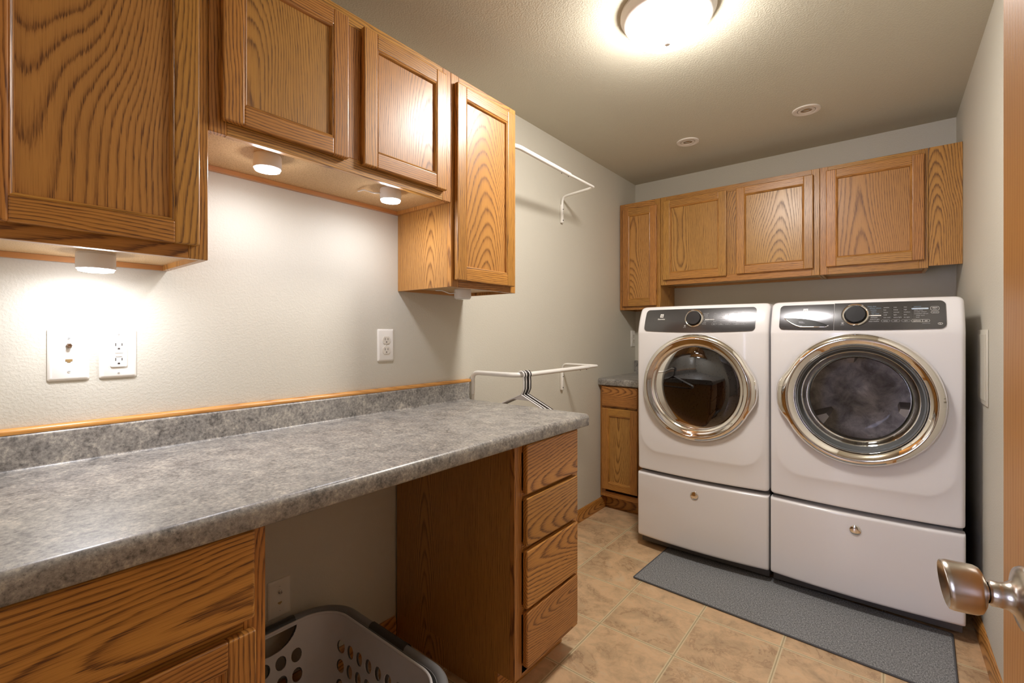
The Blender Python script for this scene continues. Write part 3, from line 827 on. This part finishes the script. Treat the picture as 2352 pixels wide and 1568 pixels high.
pedestal(1.085, 1.7475, 'white drawer pedestal under the washing machine, the right one of the two')

def small_cycle(mc, lines, tx, z):           # list of (text, x, z, size, key)
    pass
def build_dryer():
    mc = Machine(.4255, 1.0775, False); mc.dc = (.7475, .911)
    root = thing('dryer', LABELS_D, 'dryer', (mc.cx, 2.84, mc.z0))
    mc.body(root)
    cp = mc.patch(.468, 1.022, 1.203, 1.318, .018, .003, 'control_panel', M['panel'], root, sag=.009)
    mc.dial(root, .738, 1.264, .046)
    mc.logo(root, .5625, 1.2835)
    t = MB(); w = MB(); b = MB()
    for k, s_ in enumerate(['heavy duty', 'bedding', 'whites', 'towels', 'normal', 'delicates', 'casual', 'fast dry']):
        zz = 1.291-k*.0077; xx = .795-.004*abs(k-3.5)
        mc.flat(w if k == 4 else t, text_polys(s_, .0062), xx, zz-.002, .0036)
    mc.flat(w, [[(-.014, -.0012), (.030, -.0012), (.030, .0012), (-.014, .0012)]], .807, 1.2585, .0036)
    cols = [(.829, ['max', 'more', 'normal', 'less', 'damp']), (.861, ['high', 'medium', 'low', 'extra low', 'air dry']), (.893, ['60', '45', '30', '20', '15'])]
    for x, ws in cols:
        for k, s_ in enumerate(ws):
            zz = 1.291-k*.0103; mc.flat(t, text_polys(s_, .0058), x+.004, zz-.002, .0036); mc.flat(b, [circ(.0011, 8)], x, zz, .0036)
    for k in range(6):
        zz = 1.291-k*.0083; mc.flat(b, [circ(.0011, 8)], .925, zz, .0036)
    for k, s_ in enumerate(['perfect steam', 'wrinkle release', 'extended tumble', 'static reduce', 'delay start', 'lock']):
        mc.flat(t, text_polys(s_, .0058), .929, 1.289-k*.0083, .0036)
    for x, s_, wd in ((.838, 'dry', .024), (.870, 'temp', .026), (.902, 'time', .026), (.945, 'options', .034), (.972, 'set', .02)):
        mc.flat(t, text_polys(s_, .0062, 'CENTER'), x, 1.2335, .0036); mc.strip(t, rrect(wd, .0085, .004, 4), .0006, x, 1.2355, .0036)
    mc.flat(t, text_polys('start', .0075, 'CENTER'), .985, 1.279, .0036); mc.flat(t, text_polys('cancel', .0055, 'CENTER'), .985, 1.268, .0036)
    mc.strip(t, circ(.0045, 16), .0007, .695, 1.228, .0036); mc.flat(w, [circ(.0018, 10)], .695, 1.228, .0037)
    mc.flat(t, text_polys('power', .005, 'CENTER'), .694, 1.2185, .0036)
    t.build('panel_lettering', M['printgrey'], cp); w.build('highlight_print', M['printwhite'], cp); b.build('indicator_dots', M['black'], cp)
    dr = mc.ring('door', [(0.2637, 2.468), (0.2739, 2.462), (0.2754, 2.440), (0.2724, 2.428), (0.2637, 2.418), (0.2524, 2.413), (0.2473, 2.4135), (0.2412, 2.418), (0.2289, 2.4205), (0.2177, 2.425), (0.2131, 2.432), (0.2116, 2.446), (0.2116, 2.47)], M['chrome'], root, tab=.013, side=0.0)
    mc.lens('door_glass', [(0.2121, 2.440), (0.2044, 2.4365), (0.1533, 2.431), (0.0818, 2.4285), (0, 2.428)], M['smoke'], dr)
    mc.lens('drum', [(.233, 2.462), (.236, 2.50), (.236, 2.90), (.10, 2.92), (0, 2.92)], M['drum'], root)
    return root
build_dryer()
def build_washer():
    mc = Machine(1.0845, 1.7475, True); mc.dc = (1.4140, .909)
    root = thing('washing_machine', LABELS_W, 'washing machine', (mc.cx, 2.84, mc.z0))
    mc.body(root)
    # detergent drawer on the left, control panel on the right of it
    dd = mc.patch(1.1225, 1.3315, 1.207, 1.3185, .016, .003, 'detergent_drawer', M['panel2'], root, rc_side='l', sag=.004)
    cp = mc.patch(1.3335, 1.6925, 1.209, 1.3205, .018, .003, 'control_panel', M['panel'], root, rc_side='r', sag=.006)
    n = 24; top = []; bot = []
    for k in range(n+1):
        q = k/n; x = 1.143+.170*q
        top.append((x, 1.2585-.034*q**2.6)); bot.append((x, 1.2585-.040*min(1, math.sin(PI/2*min(1, q*2.2)))**1.0-.0*q if q < 1 else 1.2245))
    g = MB(); s_ = [mc.at(x, z, .0036) for x, z in top]; e_ = [mc.at(x, z, .0036) for x, z in bot]
    for k in range(n): g.face([s_[k], e_[k], e_[k+1], s_[k+1]], True)
    gp = g.build('drawer_grip', M['black'], dd)
    lp = MB(); lp.tube([mc.at(x, z-.001, .004) for x, z in bot], [.0008+.0026*math.sin(PI*min(1, .12+k/n*.88)) for k in range(n+1)], 8); lp.build('grip_lip', M['chrome'], dd, smooth=60)
    mc.logo(root, 1.2255, 1.2915)
    mc.dial(root, 1.408, 1.266, .047)
    t, w, bl, pl, b = MB(), MB(), MB(), MB(), MB()
    cyc = [('heavy duty', 1.449, bl), ('whitest whites', 1.455, bl), ('sanitize', 1.459, bl), ('colors', 1.461, bl), ('fast wash', 1.463, bl), ('normal', 1.464, w), ('delicates', 1.459, t), ('rinse & spin', 1.457, t), ('clean washer', 1.453, t)]
    for k, (s_, x, mm) in enumerate(cyc): mc.flat(mm if k != 5 else t, text_polys(s_, .0066), x, 1.3005-k*.0079, .0036)
    mc.flat(w, [[(a, b_) for a, b_ in rrect(.036, .0034, .0016, 4)]], 1.476, 1.2635, .0037)
    for x, ws in ((1.498, ['sanitize', 'hot', 'warm', 'cold', 'eco cold']), (1.530, ['max', 'heavy', 'normal', 'light', 'extra light']), (1.562, ['max', 'high', 'medium', 'low', 'no spin'])):
        for k, s_ in enumerate(ws):
            zz = 1.2965-k*.0105; mc.flat(t, text_polys(s_, .0062), x+.0035, zz-.0018, .0036); mc.flat(b, [circ(.0012, 8)], x, zz, .0036)
    for x, s_ in ((1.508, 'temp'), (1.540, 'soil'), (1.572, 'spin')):
        mc.flat(t, text_polys(s_, .0068, 'CENTER'), x, 1.2385, .0036); mc.strip(t, rrect(.027, .0085, .0042, 4), .0006, x, 1.2405, .0036)
    ops = [('stainsoak', bl), ('perfect steam', t), ('extra rinse', t), ('wrinkle release', t), ('extended refresh', t), ('delay start', t), ('lock', t)]
    for k, (s_, mm) in enumerate(ops):
        zz = 1.2975-k*.0073; mc.flat(mm, text_polys(s_, .0062), 1.597+(.006 if k > 4 else 0), zz-.002, .0038); mc.flat(b, [circ(.0011, 8)], 1.593, zz, .0038)
    mc.flat(pl, [rrect(.052, .0058, .0028, 4)], 1.6155, 1.2888, .0036)
    mc.strip(w, rrect(.055, .0095, .0046, 5), .0007, 1.6165, 1.2395, .0036)
    mc.flat(w, text_polys('options', .0075, 'CENTER'), 1.6055, 1.2372, .0036); mc.flat(w, text_polys('set', .0075, 'CENTER'), 1.633, 1.2372, .0036)
    mc.flat(w, [[(-.0004, -.0045), (.0004, -.0045), (.0004, .0045), (-.0004, .0045)]], 1.6225, 1.2395, .0036)
    mc.flat(t, text_polys('control lock', .0048, 'CENTER'), 1.633, 1.2275, .0036)
    mc.strip(w, rrect(.025, .0145, .004, 4), .0008, 1.660, 1.2885, .0036); mc.flat(w, text_polys('start', .0085, 'CENTER'), 1.660, 1.2885, .0036); mc.flat(t, text_polys('pause', .005, 'CENTER'), 1.660, 1.2835, .0036)
    mc.strip(w, rrect(.0235, .0075, .0036, 4), .0007, 1.660, 1.2728, .0036); mc.flat(t, text_polys('cancel', .0058, 'CENTER'), 1.660, 1.2712, .0036)
    mc.strip(w, circ(.0062, 20, 1.15, .62), .0009, 1.6745, 1.2275, .0036); mc.flat(w, text_polys('hp', .006, 'CENTER'), 1.6745, 1.2260, .0036)
    mc.strip(t, circ(.0042, 16), .0008, 1.364, 1.233, .0036); mc.flat(w, [circ(.0018, 10)], 1.364, 1.233, .0037); mc.flat(t, text_polys('power', .0048, 'CENTER'), 1.364, 1.2245, .0036)
    t.build('panel_lettering', M['printgrey'], cp); w.build('highlight_print', M['printwhite'], cp); bl.build('blue_lettering', M['printblue'], cp); pl.build('pale_blue_bar', M['printpale'], cp); b.build('indicator_dots', M['black'], cp)
    dr = mc.ring('door', [(0.2688, 2.468), (0.2791, 2.462), (0.2816, 2.441), (0.2796, 2.430), (0.2719, 2.4165), (0.2616, 2.409), (0.2534, 2.4075), (0.2462, 2.410), (0.2339, 2.418), (0.2247, 2.427), (0.2211, 2.436), (0.2201, 2.448), (0.2201, 2.47)], M['chrome'], root, tab=.019, side=PI)
    mc.ring('door_seal', [(0.2221, 2.4405), (0.2201, 2.4375), (0.2149, 2.4385), (0.2139, 2.446), (0.2165, 2.455)], M['rubber'], dr)
    mc.lens('door_glass', [(0.2149, 2.4415), (0.2083, 2.4425), (0.2037, 2.448), (0.1949, 2.475), (0.1826, 2.515), (0.1744, 2.537), (0.1642, 2.546), (0.1231, 2.551), (0.0616, 2.554), (0, 2.555)], M['glass'], dr)
    mc.ring('door_gasket', [(.2365, 2.462), (.226, 2.478), (.205, 2.492), (.196, 2.505), (.198, 2.515), (.212, 2.52), (.234, 2.522)], M['rubber'], root)
    mc.lens('drum', [(.232, 2.5225), (.238, 2.54), (.238, 2.86)], M['drum'], root)
    mc.lens('drum_back', [(.237, 2.858), (.15, 2.880), (.10, 2.868), (.05, 2.85), (0, 2.845)], M['steel'], root)
    cx, cz_ = mc.dc
    for k in range(3):
        a = math.radians(100+120*k); bf = MB()
        P = [(cx+.235*math.cos(a+d), y, cz_+.235*math.sin(a+d)) for d in (-.16, .16) for y in (2.56, 2.85)]
        Q = [(cx+.150*math.cos(a+d), y, cz_+.150*math.sin(a+d)) for d in (-.06, .06) for y in (2.58, 2.84)]
        for f in ((P[0], P[1], Q[1], Q[0]), (P[2], Q[2], Q[3], P[3]), (Q[0], Q[1], Q[3], Q[2]), (P[0], Q[0], Q[2], P[2]), (P[1], P[3], Q[3], Q[1])): bf.face(f)
        bf.build('drum_paddle', M['paddle'], root, recalc=True)
    return root
build_washer()

# ------------------------------------------------------------------ rug
a = math.radians(-2.6); Mr = Matrix.Translation((.549, 2.120, 0)) @ Matrix.Rotation(a, 4, 'Z')
rug = thing('floor_mat', 'grey woven runner mat with charcoal edge on the floor before the appliances', 'mat', (1.12, 2.33, 0))
def rot(o, mt=Mr):
    pass
Lx, Ly = 1.150, .448
m = MB(); bm = bmesh.new()
pt = rrect(Lx-.014, Ly-.014, .004, 3, Lx/2, Ly/2)
A_ = [bm.verts.new((x, y, .0006)) for x, y in pt]; B_ = [bm.verts.new((x, y, .0062)) for x, y in pt]
for k in range(len(pt)): bm.faces.new((A_[k], A_[(k+1) % len(pt)], B_[(k+1) % len(pt)], B_[k]))
bm.faces.new(A_[::-1]); bm.faces.new(B_); m.take(bm, mtx=Mr); m.build('woven_top', M['rug'], rug)
m = MB(); pts = [Mr @ Vector((x, y, .0042)) for x, y in rrect(Lx-.010, Ly-.010, .006, 4, Lx/2, Ly/2)]
m.tube(pts, .0038, 8, closed=True)
m.build('edge_binding', M['rugedge'], rug, smooth=60)

# ------------------------------------------------------------------ laundry baskets
def basket(label, cx, cy, hx, hy, z0, z1, rc, mat, inner, gripmat=None):
    """rounded-rectangle tapered basket: walls of tiles with oval holes, rolled rim, cut-out handles"""
    root = thing('laundry_basket', label, 'basket', (cx, cy, z0))
    H = z1-z0
    # perimeter as arc length: start mid of +x side going counter-clockwise
    def ring_pt(s_, hx_, hy_, r):
        sx, sy, q = 2*(hx_-r), 2*(hy_-r), PI*r/2
        segs = [('l', (hx_, 0), (0, 1), sy/2), ('c', (hx_-r, hy_-r), 0, q), ('l', (hx_-r, hy_), (-1, 0), sx), ('c', (-hx_+r, hy_-r), 90, q), ('l', (-hx_, hy_-r), (0, -1), sy),
                ('c', (-hx_+r, -hy_+r), 180, q), ('l', (-hx_+r, -hy_), (1, 0), sx), ('c', (hx_-r, -hy_+r), 270, q), ('l', (hx_, -hy_+r), (0, 1), sy/2)]
        tot = sum(g[3] for g in segs); s_ = (s_ % 1.0)*tot
        for g in segs:
            if s_ <= g[3]+1e-9:
                if g[0] == 'l': return (g[1][0]+g[2][0]*s_, g[1][1]+g[2][1]*s_)
                t = math.radians(g[2]+90*s_/g[3]); return (g[1][0]+r*math.cos(t), g[1][1]+r*math.sin(t))
            s_ -= g[3]
        return (hx_, 0)
    def pt(s_, h, ins=0.0):
        # handles dip: rim is a touch lower at the middle of the long sides
        k = .80+.20*(h**.75)
        x, y = ring_pt(s_, hx*k-ins, hy*k-ins, rc*k-ins)
        return (cx+x, cy+y, z0+H*h)
    per = 2*(2*(hx-rc)+2*(hy-rc))+2*PI*rc
    m = MB(); bm = m.bm
    NT_ = 34                       # tiles round the basket
    rows = [.115, .325, .535]                       # hole rows (bottom of each tile)
    rh = .21
    keys, faces = {}, []
    def V(s_, h):
        return keys.setdefault((round((s_ % 1.0)*100000) % 100000, round(h*100000)), (s_ % 1.0, h))
    def quad(*vs):
        vs2 = []
        for v in vs:
            if v not in vs2: vs2.append(v)
        if len(vs2) > 2: faces.append(vs2)
    SUB = 4
    def strip_(h0, h1, nh):
        for i in range(NT_*SUB):
            for j in range(nh):
                a, b = h0+(h1-h0)*j/nh, h0+(h1-h0)*(j+1)/nh
                quad(V(i/(NT_*SUB), a), V((i+1)/(NT_*SUB), a), V((i+1)/(NT_*SUB), b), V(i/(NT_*SUB), b))
    strip_(0.0, rows[0], 2)
    hs = [0.25, .75, 0.5, 0.0]                      # handles at the middle of each side
    def tile(i, sh, h0, h1, hole):
        s0, s1 = (i+sh)/NT_, (i+1+sh)/NT_
        if not hole:
            for a in range(SUB):
                for b in range(SUB):
                    quad(*[V(s0+(s1-s0)*(a+p)/SUB, h0+(h1-h0)*(b+q)/SUB) for p, q in ((0, 0), (1, 0), (1, 1), (0, 1))])
            return
        bd = [(p/SUB, 0.) for p in range(SUB)]+[(1., p/SUB) for p in range(SUB)]+[(1-p/SUB, 1.) for p in range(SUB)]+[(0., 1-p/SUB) for p in range(SUB)]
        O = [V(s0+(s1-s0)*u, h0+(h1-h0)*v) for u, v in bd]; n = len(bd)
        def ell(k, f):
            u, v = bd[k]; an = math.atan2(v-.5, u-.5)
            return V(s0+(s1-s0)*(  .5+.35*f*math.cos(an)), h0+(h1-h0)*(.5+.36*f*math.sin(an)))
        I = [ell(k, 1.0) for k in range(n)]
        for k in range(n): quad(O[k], O[(k+1) % n], I[(k+1) % n], I[k])
    corner = []
    for rI, h0 in enumerate(rows):
        sh = 0.0
        for i in range(NT_):
            sc = ((i+.5+sh)/NT_) % 1.0
            x, y = ring_pt(sc, hx, hy, rc)
            iscorner = (abs(x) > hx-rc*.75 and abs(y) > hy-rc*.75)
            near_handle = False
            tile(i, sh, h0, h0+rh, not (iscorner or near_handle))
    # upper band, with handle openings
    hb0 = rows[-1]+rh; nb = NT_*SUB; 
    spans = []
    for i in range(nb):
        x, y = ring_pt((i+.5)/nb, hx, hy, rc)
        spans += [(i*8+k, 8, 40) for k in range(8)] if abs(x) > hx-.012 and abs(y) < .105 else [(i, 1, 4)]
    for (i, K, NJ) in spans:
        sc = (i+.5)/(nb*K); x, y = ring_pt(sc, hx, hy, rc)
        along = y if abs(x) > hx-.012 else 9
        for j in range(NJ):
            a, b = hb0+(1-hb0)*j/NJ, hb0+(1-hb0)*(j+1)/NJ
            q = 1-(a+b)/2
            if q > .035 and abs(along) < .082 and (q/.235)**2+(along/.082)**2 < 1: continue
            def VB(s_, h):                      # pull vertices onto the oval edge of the handle hole
                px, py = ring_pt(s_, hx, hy, rc); t = py if abs(px) > hx-.012 else 9
                if abs(t) < .082:
                    qs = .235*math.sqrt(1-(t/.082)**2)
                    if abs((1-h)-qs) < .52*(1-hb0)/NJ and qs > .05: return V(s_, 1-qs)
                return V(s_, h)
            quad(VB(i/(nb*K), a), VB((i+1)/(nb*K), a), VB((i+1)/(nb*K), b), VB(i/(nb*K), b))
    T_ = .0022; skins = []
    for ins in (0.0, T_):
        vm = {k: bm.verts.new(pt(*k, ins)) for k in keys.values()}
        if ins:
            for k, v in vm.items():
                if k[1] < .001: v.co.z += T_
        for f in faces:
            try: bm.faces.new([vm[k] for k in (f if not ins else f[::-1])]).smooth = True
            except ValueError: pass
        bs = sorted([k for k in vm if k[1] < .0001])
        bm.faces.new([vm[k] for k in (bs[::-1] if not ins else bs)])
        skins.append(vm)
    bm.edges.ensure_lookup_table()
    inv = {v: k for k, v in skins[0].items()}
    for e in [e for e in bm.edges if len(e.link_faces) == 1 and e.verts[0] in inv]:
        a, b = e.verts
        bm.faces.new((a, b, skins[1][inv[b]], skins[1][inv[a]]))
    bmesh.ops.recalc_face_normals(bm, faces=bm.faces[:])
    m.build('basket_wall', mat, root, smooth=45)
    rim = MB(); n = 160
    if inner:
        P = [pt(k/n, 1.0) for k in range(n)]
        rim.tube([(x, y, z-.001) for x, y, z in P], .0042, 10, closed=True)
        rim.build('rim', mat, root, smooth=60)
    else:
        # wide rolled lip: quarter-round band
        prof = [(.0, -.004), (.004, .004), (.012, .008), (.021, .006), (.028, -.002), (.030, -.014), (.0285, -.022)]
        def lip(i, j):
            s_ = i/n; o, h = prof[j]
            x, y = ring_pt(s_, hx+o, hy+o, rc+o); return (cx+x, cy+y, z1+h)
        rim.grid(lip, n, len(prof)-1)
        bmesh.ops.remove_doubles(rim.bm, verts=rim.bm.verts[:], dist=1e-5)
        bmesh.ops.recalc_face_normals(rim.bm, faces=rim.bm.faces[:])
        rim.build('rim', mat, root, smooth='all')
        for (sx, sy, lab) in ((0, 1, 0), (-1, 0, 0), (0, -1, 0), (1, 0, 0)):
            g = MB(); hl = .085
            pr_ = [(o-.001, h+.002) for o, h in prof]; pr_[0] = (-.003, -.006); pr_ = [(o*1.04+.0006, h+.0012) for o, h in pr_]
            def gp(i, j):
                t = -hl+2*hl*i/16; o, h = pr_[j]
                if sx: return (cx+sx*(hx+o), cy+t, z1+h)
                return (cx+t, cy+sy*(hy+o), z1+h)
            g.grid(gp, 16, len(pr_)-1); g.build('handle_grip', gripmat, root, smooth='all', recalc=True)
    return root
basket('grey laundry basket with charcoal grips in the knee space, under the pale one', .349, .628, .296, .208, .002, .280, .105, M['baskout'], False, M['grip'])
basket('pale laundry basket with oval holes nested inside the grey basket', .349, .628, .283, .195, .024, .284, .100, M['baskin'], True)

# ------------------------------------------------------------------ lights
dm = thing('ceiling_light', 'round flush ceiling light with a glowing dome at the top of the view', 'ceiling light', (.905, 1.628, HC))
T0 = Matrix.Translation((.905, 1.628, HC)) @ Matrix.Rotation(PI, 4, 'X')
m = MB(); m.lathe([(.110, .0006), (.162, .0006), (.163, .011), (.158, .018), (.155, .028), (.150, .036), (.143, .042), (.140, .042), (.138, .036)], 72, mtx=T0); m.build('metal_pan', M['lampmetal'], dm, smooth=40)
prof = [(.1385, .036)]+[(.1385*math.cos(math.radians(t))**.85, .042+.066*math.sin(math.radians(t))) for t in range(0, 89, 6)]+[(0, .108)]
m = MB(); m.lathe(prof, 72, mtx=T0); m.build('glass_dome', M['domelit'], dm, smooth='all')
m = MB(); m.lathe([(.012, .104), (.0155, .109), (.015, .115), (.008, .121), (0, .1225)], 24, mtx=T0); m.build('finial', M['lampmetal'], dm, smooth=50)
def recessed(x, y, label):
    root = thing('recessed_light', label, 'ceiling light', (x, y, HC))
    T = Matrix.Translation((x, y, HC-.0006)) @ Matrix.Rotation(PI, 4, 'X')
    m = MB(); m.lathe([(.040, .001), (.041, .004), (.048, .007), (.062, .005), (.064, .0)], 48, mtx=T); m.build('trim_ring', M['trimring'], root, smooth=40)
    m = MB(); m.lathe([(.0385, .0012), (.0385, .0045), (.030, .006), (.0255, .004), (.0255, .0015)], 40, mtx=T); m.build('inner_ring', M['trimring'], root, smooth=40)
    m = MB(); m.lathe([(.025, .0025), (.020, .0012), (.012, .0008), (.008, .0022), (0, .0028)], 32, mtx=T); m.build('bulb', M['reflector'], root, smooth=60)
    g = MB(); g.lathe([(.0395, .0008), (.0385, .0004), (0, .0003)], 40, mtx=T); g.build('dark_gap', M['slot'], root)
recessed(.588, 2.815, 'small unlit recessed spotlight in the ceiling, the left and farther one')
recessed(1.192, 2.795, 'small unlit recessed spotlight in the ceiling, the right one near the ceiling lamp')
def puck(x, y, ztop, label, lit, cord):
    r, h = .0345, .042
    root = thing('puck_light', label, 'cabinet light', (x, y, ztop))  # round puck light fixed to the underside of a wall cabinet
    T = Matrix.Translation((x, y, ztop)) @ Matrix.Rotation(PI, 4, 'X')
    m = MB(); m.lathe([(0, 0), (r*.96, 0), (r*.96, .003), (r, .004), (r, h-.012), (r*.985, h-.010), (r*.98, h-.006), (r*.90, h-.004)], 48, mtx=T); m.build('housing', M['puckbody'], root, smooth=40)
    m = MB(); m.lathe([(r*.90, h-.0042), (r*.88, h-.001), (r*.6, h+.0008), (0, h+.001)], 40, mtx=T); m.build('lens', M['pucklit'] if lit else M['puckoff'], root, smooth=60)
    if cord:
        c = MB(); c.tube(fillet([(x-.01, y-r*.95, ztop-.018), (x-.02, y-r-.018, ztop-.020), (x-.055, y-r-.030, ztop-.006), (x-.09, y-r-.03, ztop-.004)], .012, 5), .0022, 8); c.build('cord', M['puckbody'], root, smooth=60)
puck(.135, .222, 1.3690, 'lit round light under the nearest tall cabinet at far left', True, False)
puck(.214, .557, 1.6675, 'lit round light under the short cabinet, the left one of its two', True, False)
puck(.228, .945, 1.6675, 'lit round light with a cord under the short cabinet, the right one of its two', True, True)
puck(.165, 1.345, 1.3690, 'unlit round light with a cord under the far tall cabinet on the left', False, True)

# ------------------------------------------------------------------ the open door at the right
nrm = Vector((-.9907, -.1361, 0)); dirv = Vector((-.1361, .9907, 0))
ros = Vector((CAM[0]+.1125, .707, .917))
ros = ros-dirv*.008; latch = ros+dirv*.068; hinge = latch-dirv*.755
st = thing('door_1', 'light oak slab door standing open at the right edge', 'door', (hinge.x, hinge.y, 0))
del st['category']; structure(st)
def doorM(): return Matrix(((dirv.x, -nrm.x, 0, hinge.x), (dirv.y, -nrm.y, 0, hinge.y), (0, 0, 1, 0), (0, 0, 0, 1)))
bm = bmesh.new(); bmesh.ops.create_cube(bm, size=1.0, matrix=Matrix.Translation((.3775, .0175, 1.02)) @ Matrix.Diagonal((.755, .035, 2.02, 1)))
bmesh.ops.bevel(bm, geom=bm.edges[:], offset=.0015, segments=1, affect='EDGES')
dm_ = MB(); uvb = bm
m = MB(); m.take(bm, grain='z', off=(0., .02, .12))
for v in m.bm.verts: v.co = doorM() @ v.co
slab_o = m.build('door_slab', M['doorwood'], st, recalc=True)
bev = MB()
axis = Matrix(((dirv.x, 0, nrm.x, ros.x), (dirv.y, 0, nrm.y, ros.y), (0, 1, 0, ros.z), (0, 0, 0, 1)))   # local z -> door normal, local y -> up
m = MB(); m.lathe([(.0325, .0004), (.0325, .003), (.0305, .0065), (.024, .0085), (.017, .0115), (.0135, .016), (.0125, .022), (.0128, .0285), (.0105, .0305)], 56, mtx=axis); rz = m.build('rosette', M['nickel'], st, smooth=60, recalc=True)
bmk = MB()
prof = [(.0085, .027), (.0085, .033), (.0125, .0335), (.0185, .0345), (.0232, .0372), (.0248, .041), (.0252, .049), (.0252, .0605), (.0244, .0645), (.0232, .0653), (.018, .0622), (.010, .0580), (0, .0565)]
bm = bmesh.new(); tmp = MB(); tmp.lathe(prof, 64)
for v in tmp.bm.verts:
    if v.co.z > .05: v.co.z += .12*v.co.y*min(1, (v.co.z-.05)/.016)
me = bpy.data.meshes.new('k'); tmp.bm.to_mesh(me); tmp.bm.free(); bm.from_mesh(me); bpy.data.meshes.remove(me)
for f in bm.faces: f.smooth = True
m = MB(); m.take(bm, mtx=axis); m.build('door_knob', M['nickel'], st, smooth=50, recalc=True)

# ------------------------------------------------------------------ camera, world, view
cam = bpy.data.cameras.new('camera'); co = bpy.data.objects.new('camera', cam); C.objects.link(co)
co.location = CAM; co.rotation_euler = (PI/2, 0, math.radians(38.91))
cam.sensor_width = 36.0; cam.lens = 1064.2/2352*36; cam.shift_y = -(784-764.8)/2352; cam.clip_start = .01
bpy.context.scene.camera = co
w = bpy.data.worlds.new('world'); bpy.context.scene.world = w; w.use_nodes = True
bg = w.node_tree.nodes['Background']; bg.inputs[0].default_value = (.70, .73, 1.0, 1); bg.inputs[1].default_value = 7.0
sc = bpy.context.scene
sc.view_settings.view_transform = 'Standard'; sc.view_settings.look = 'None'; sc.view_settings.gamma = 1.0
sc.view_settings.exposure = 0.70; sc.view_settings.use_curve_mapping = False
try:
    sc.cycles.use_denoising = True; sc.cycles.max_bounces = 10; sc.cycles.diffuse_bounces = 5; sc.cycles.glossy_bounces = 5; sc.cycles.transparent_max_bounces = 12
    sc.cycles.caustics_reflective = False; sc.cycles.caustics_refractive = False; sc.cycles.sample_clamp_indirect = 6.0
except Exception: pass
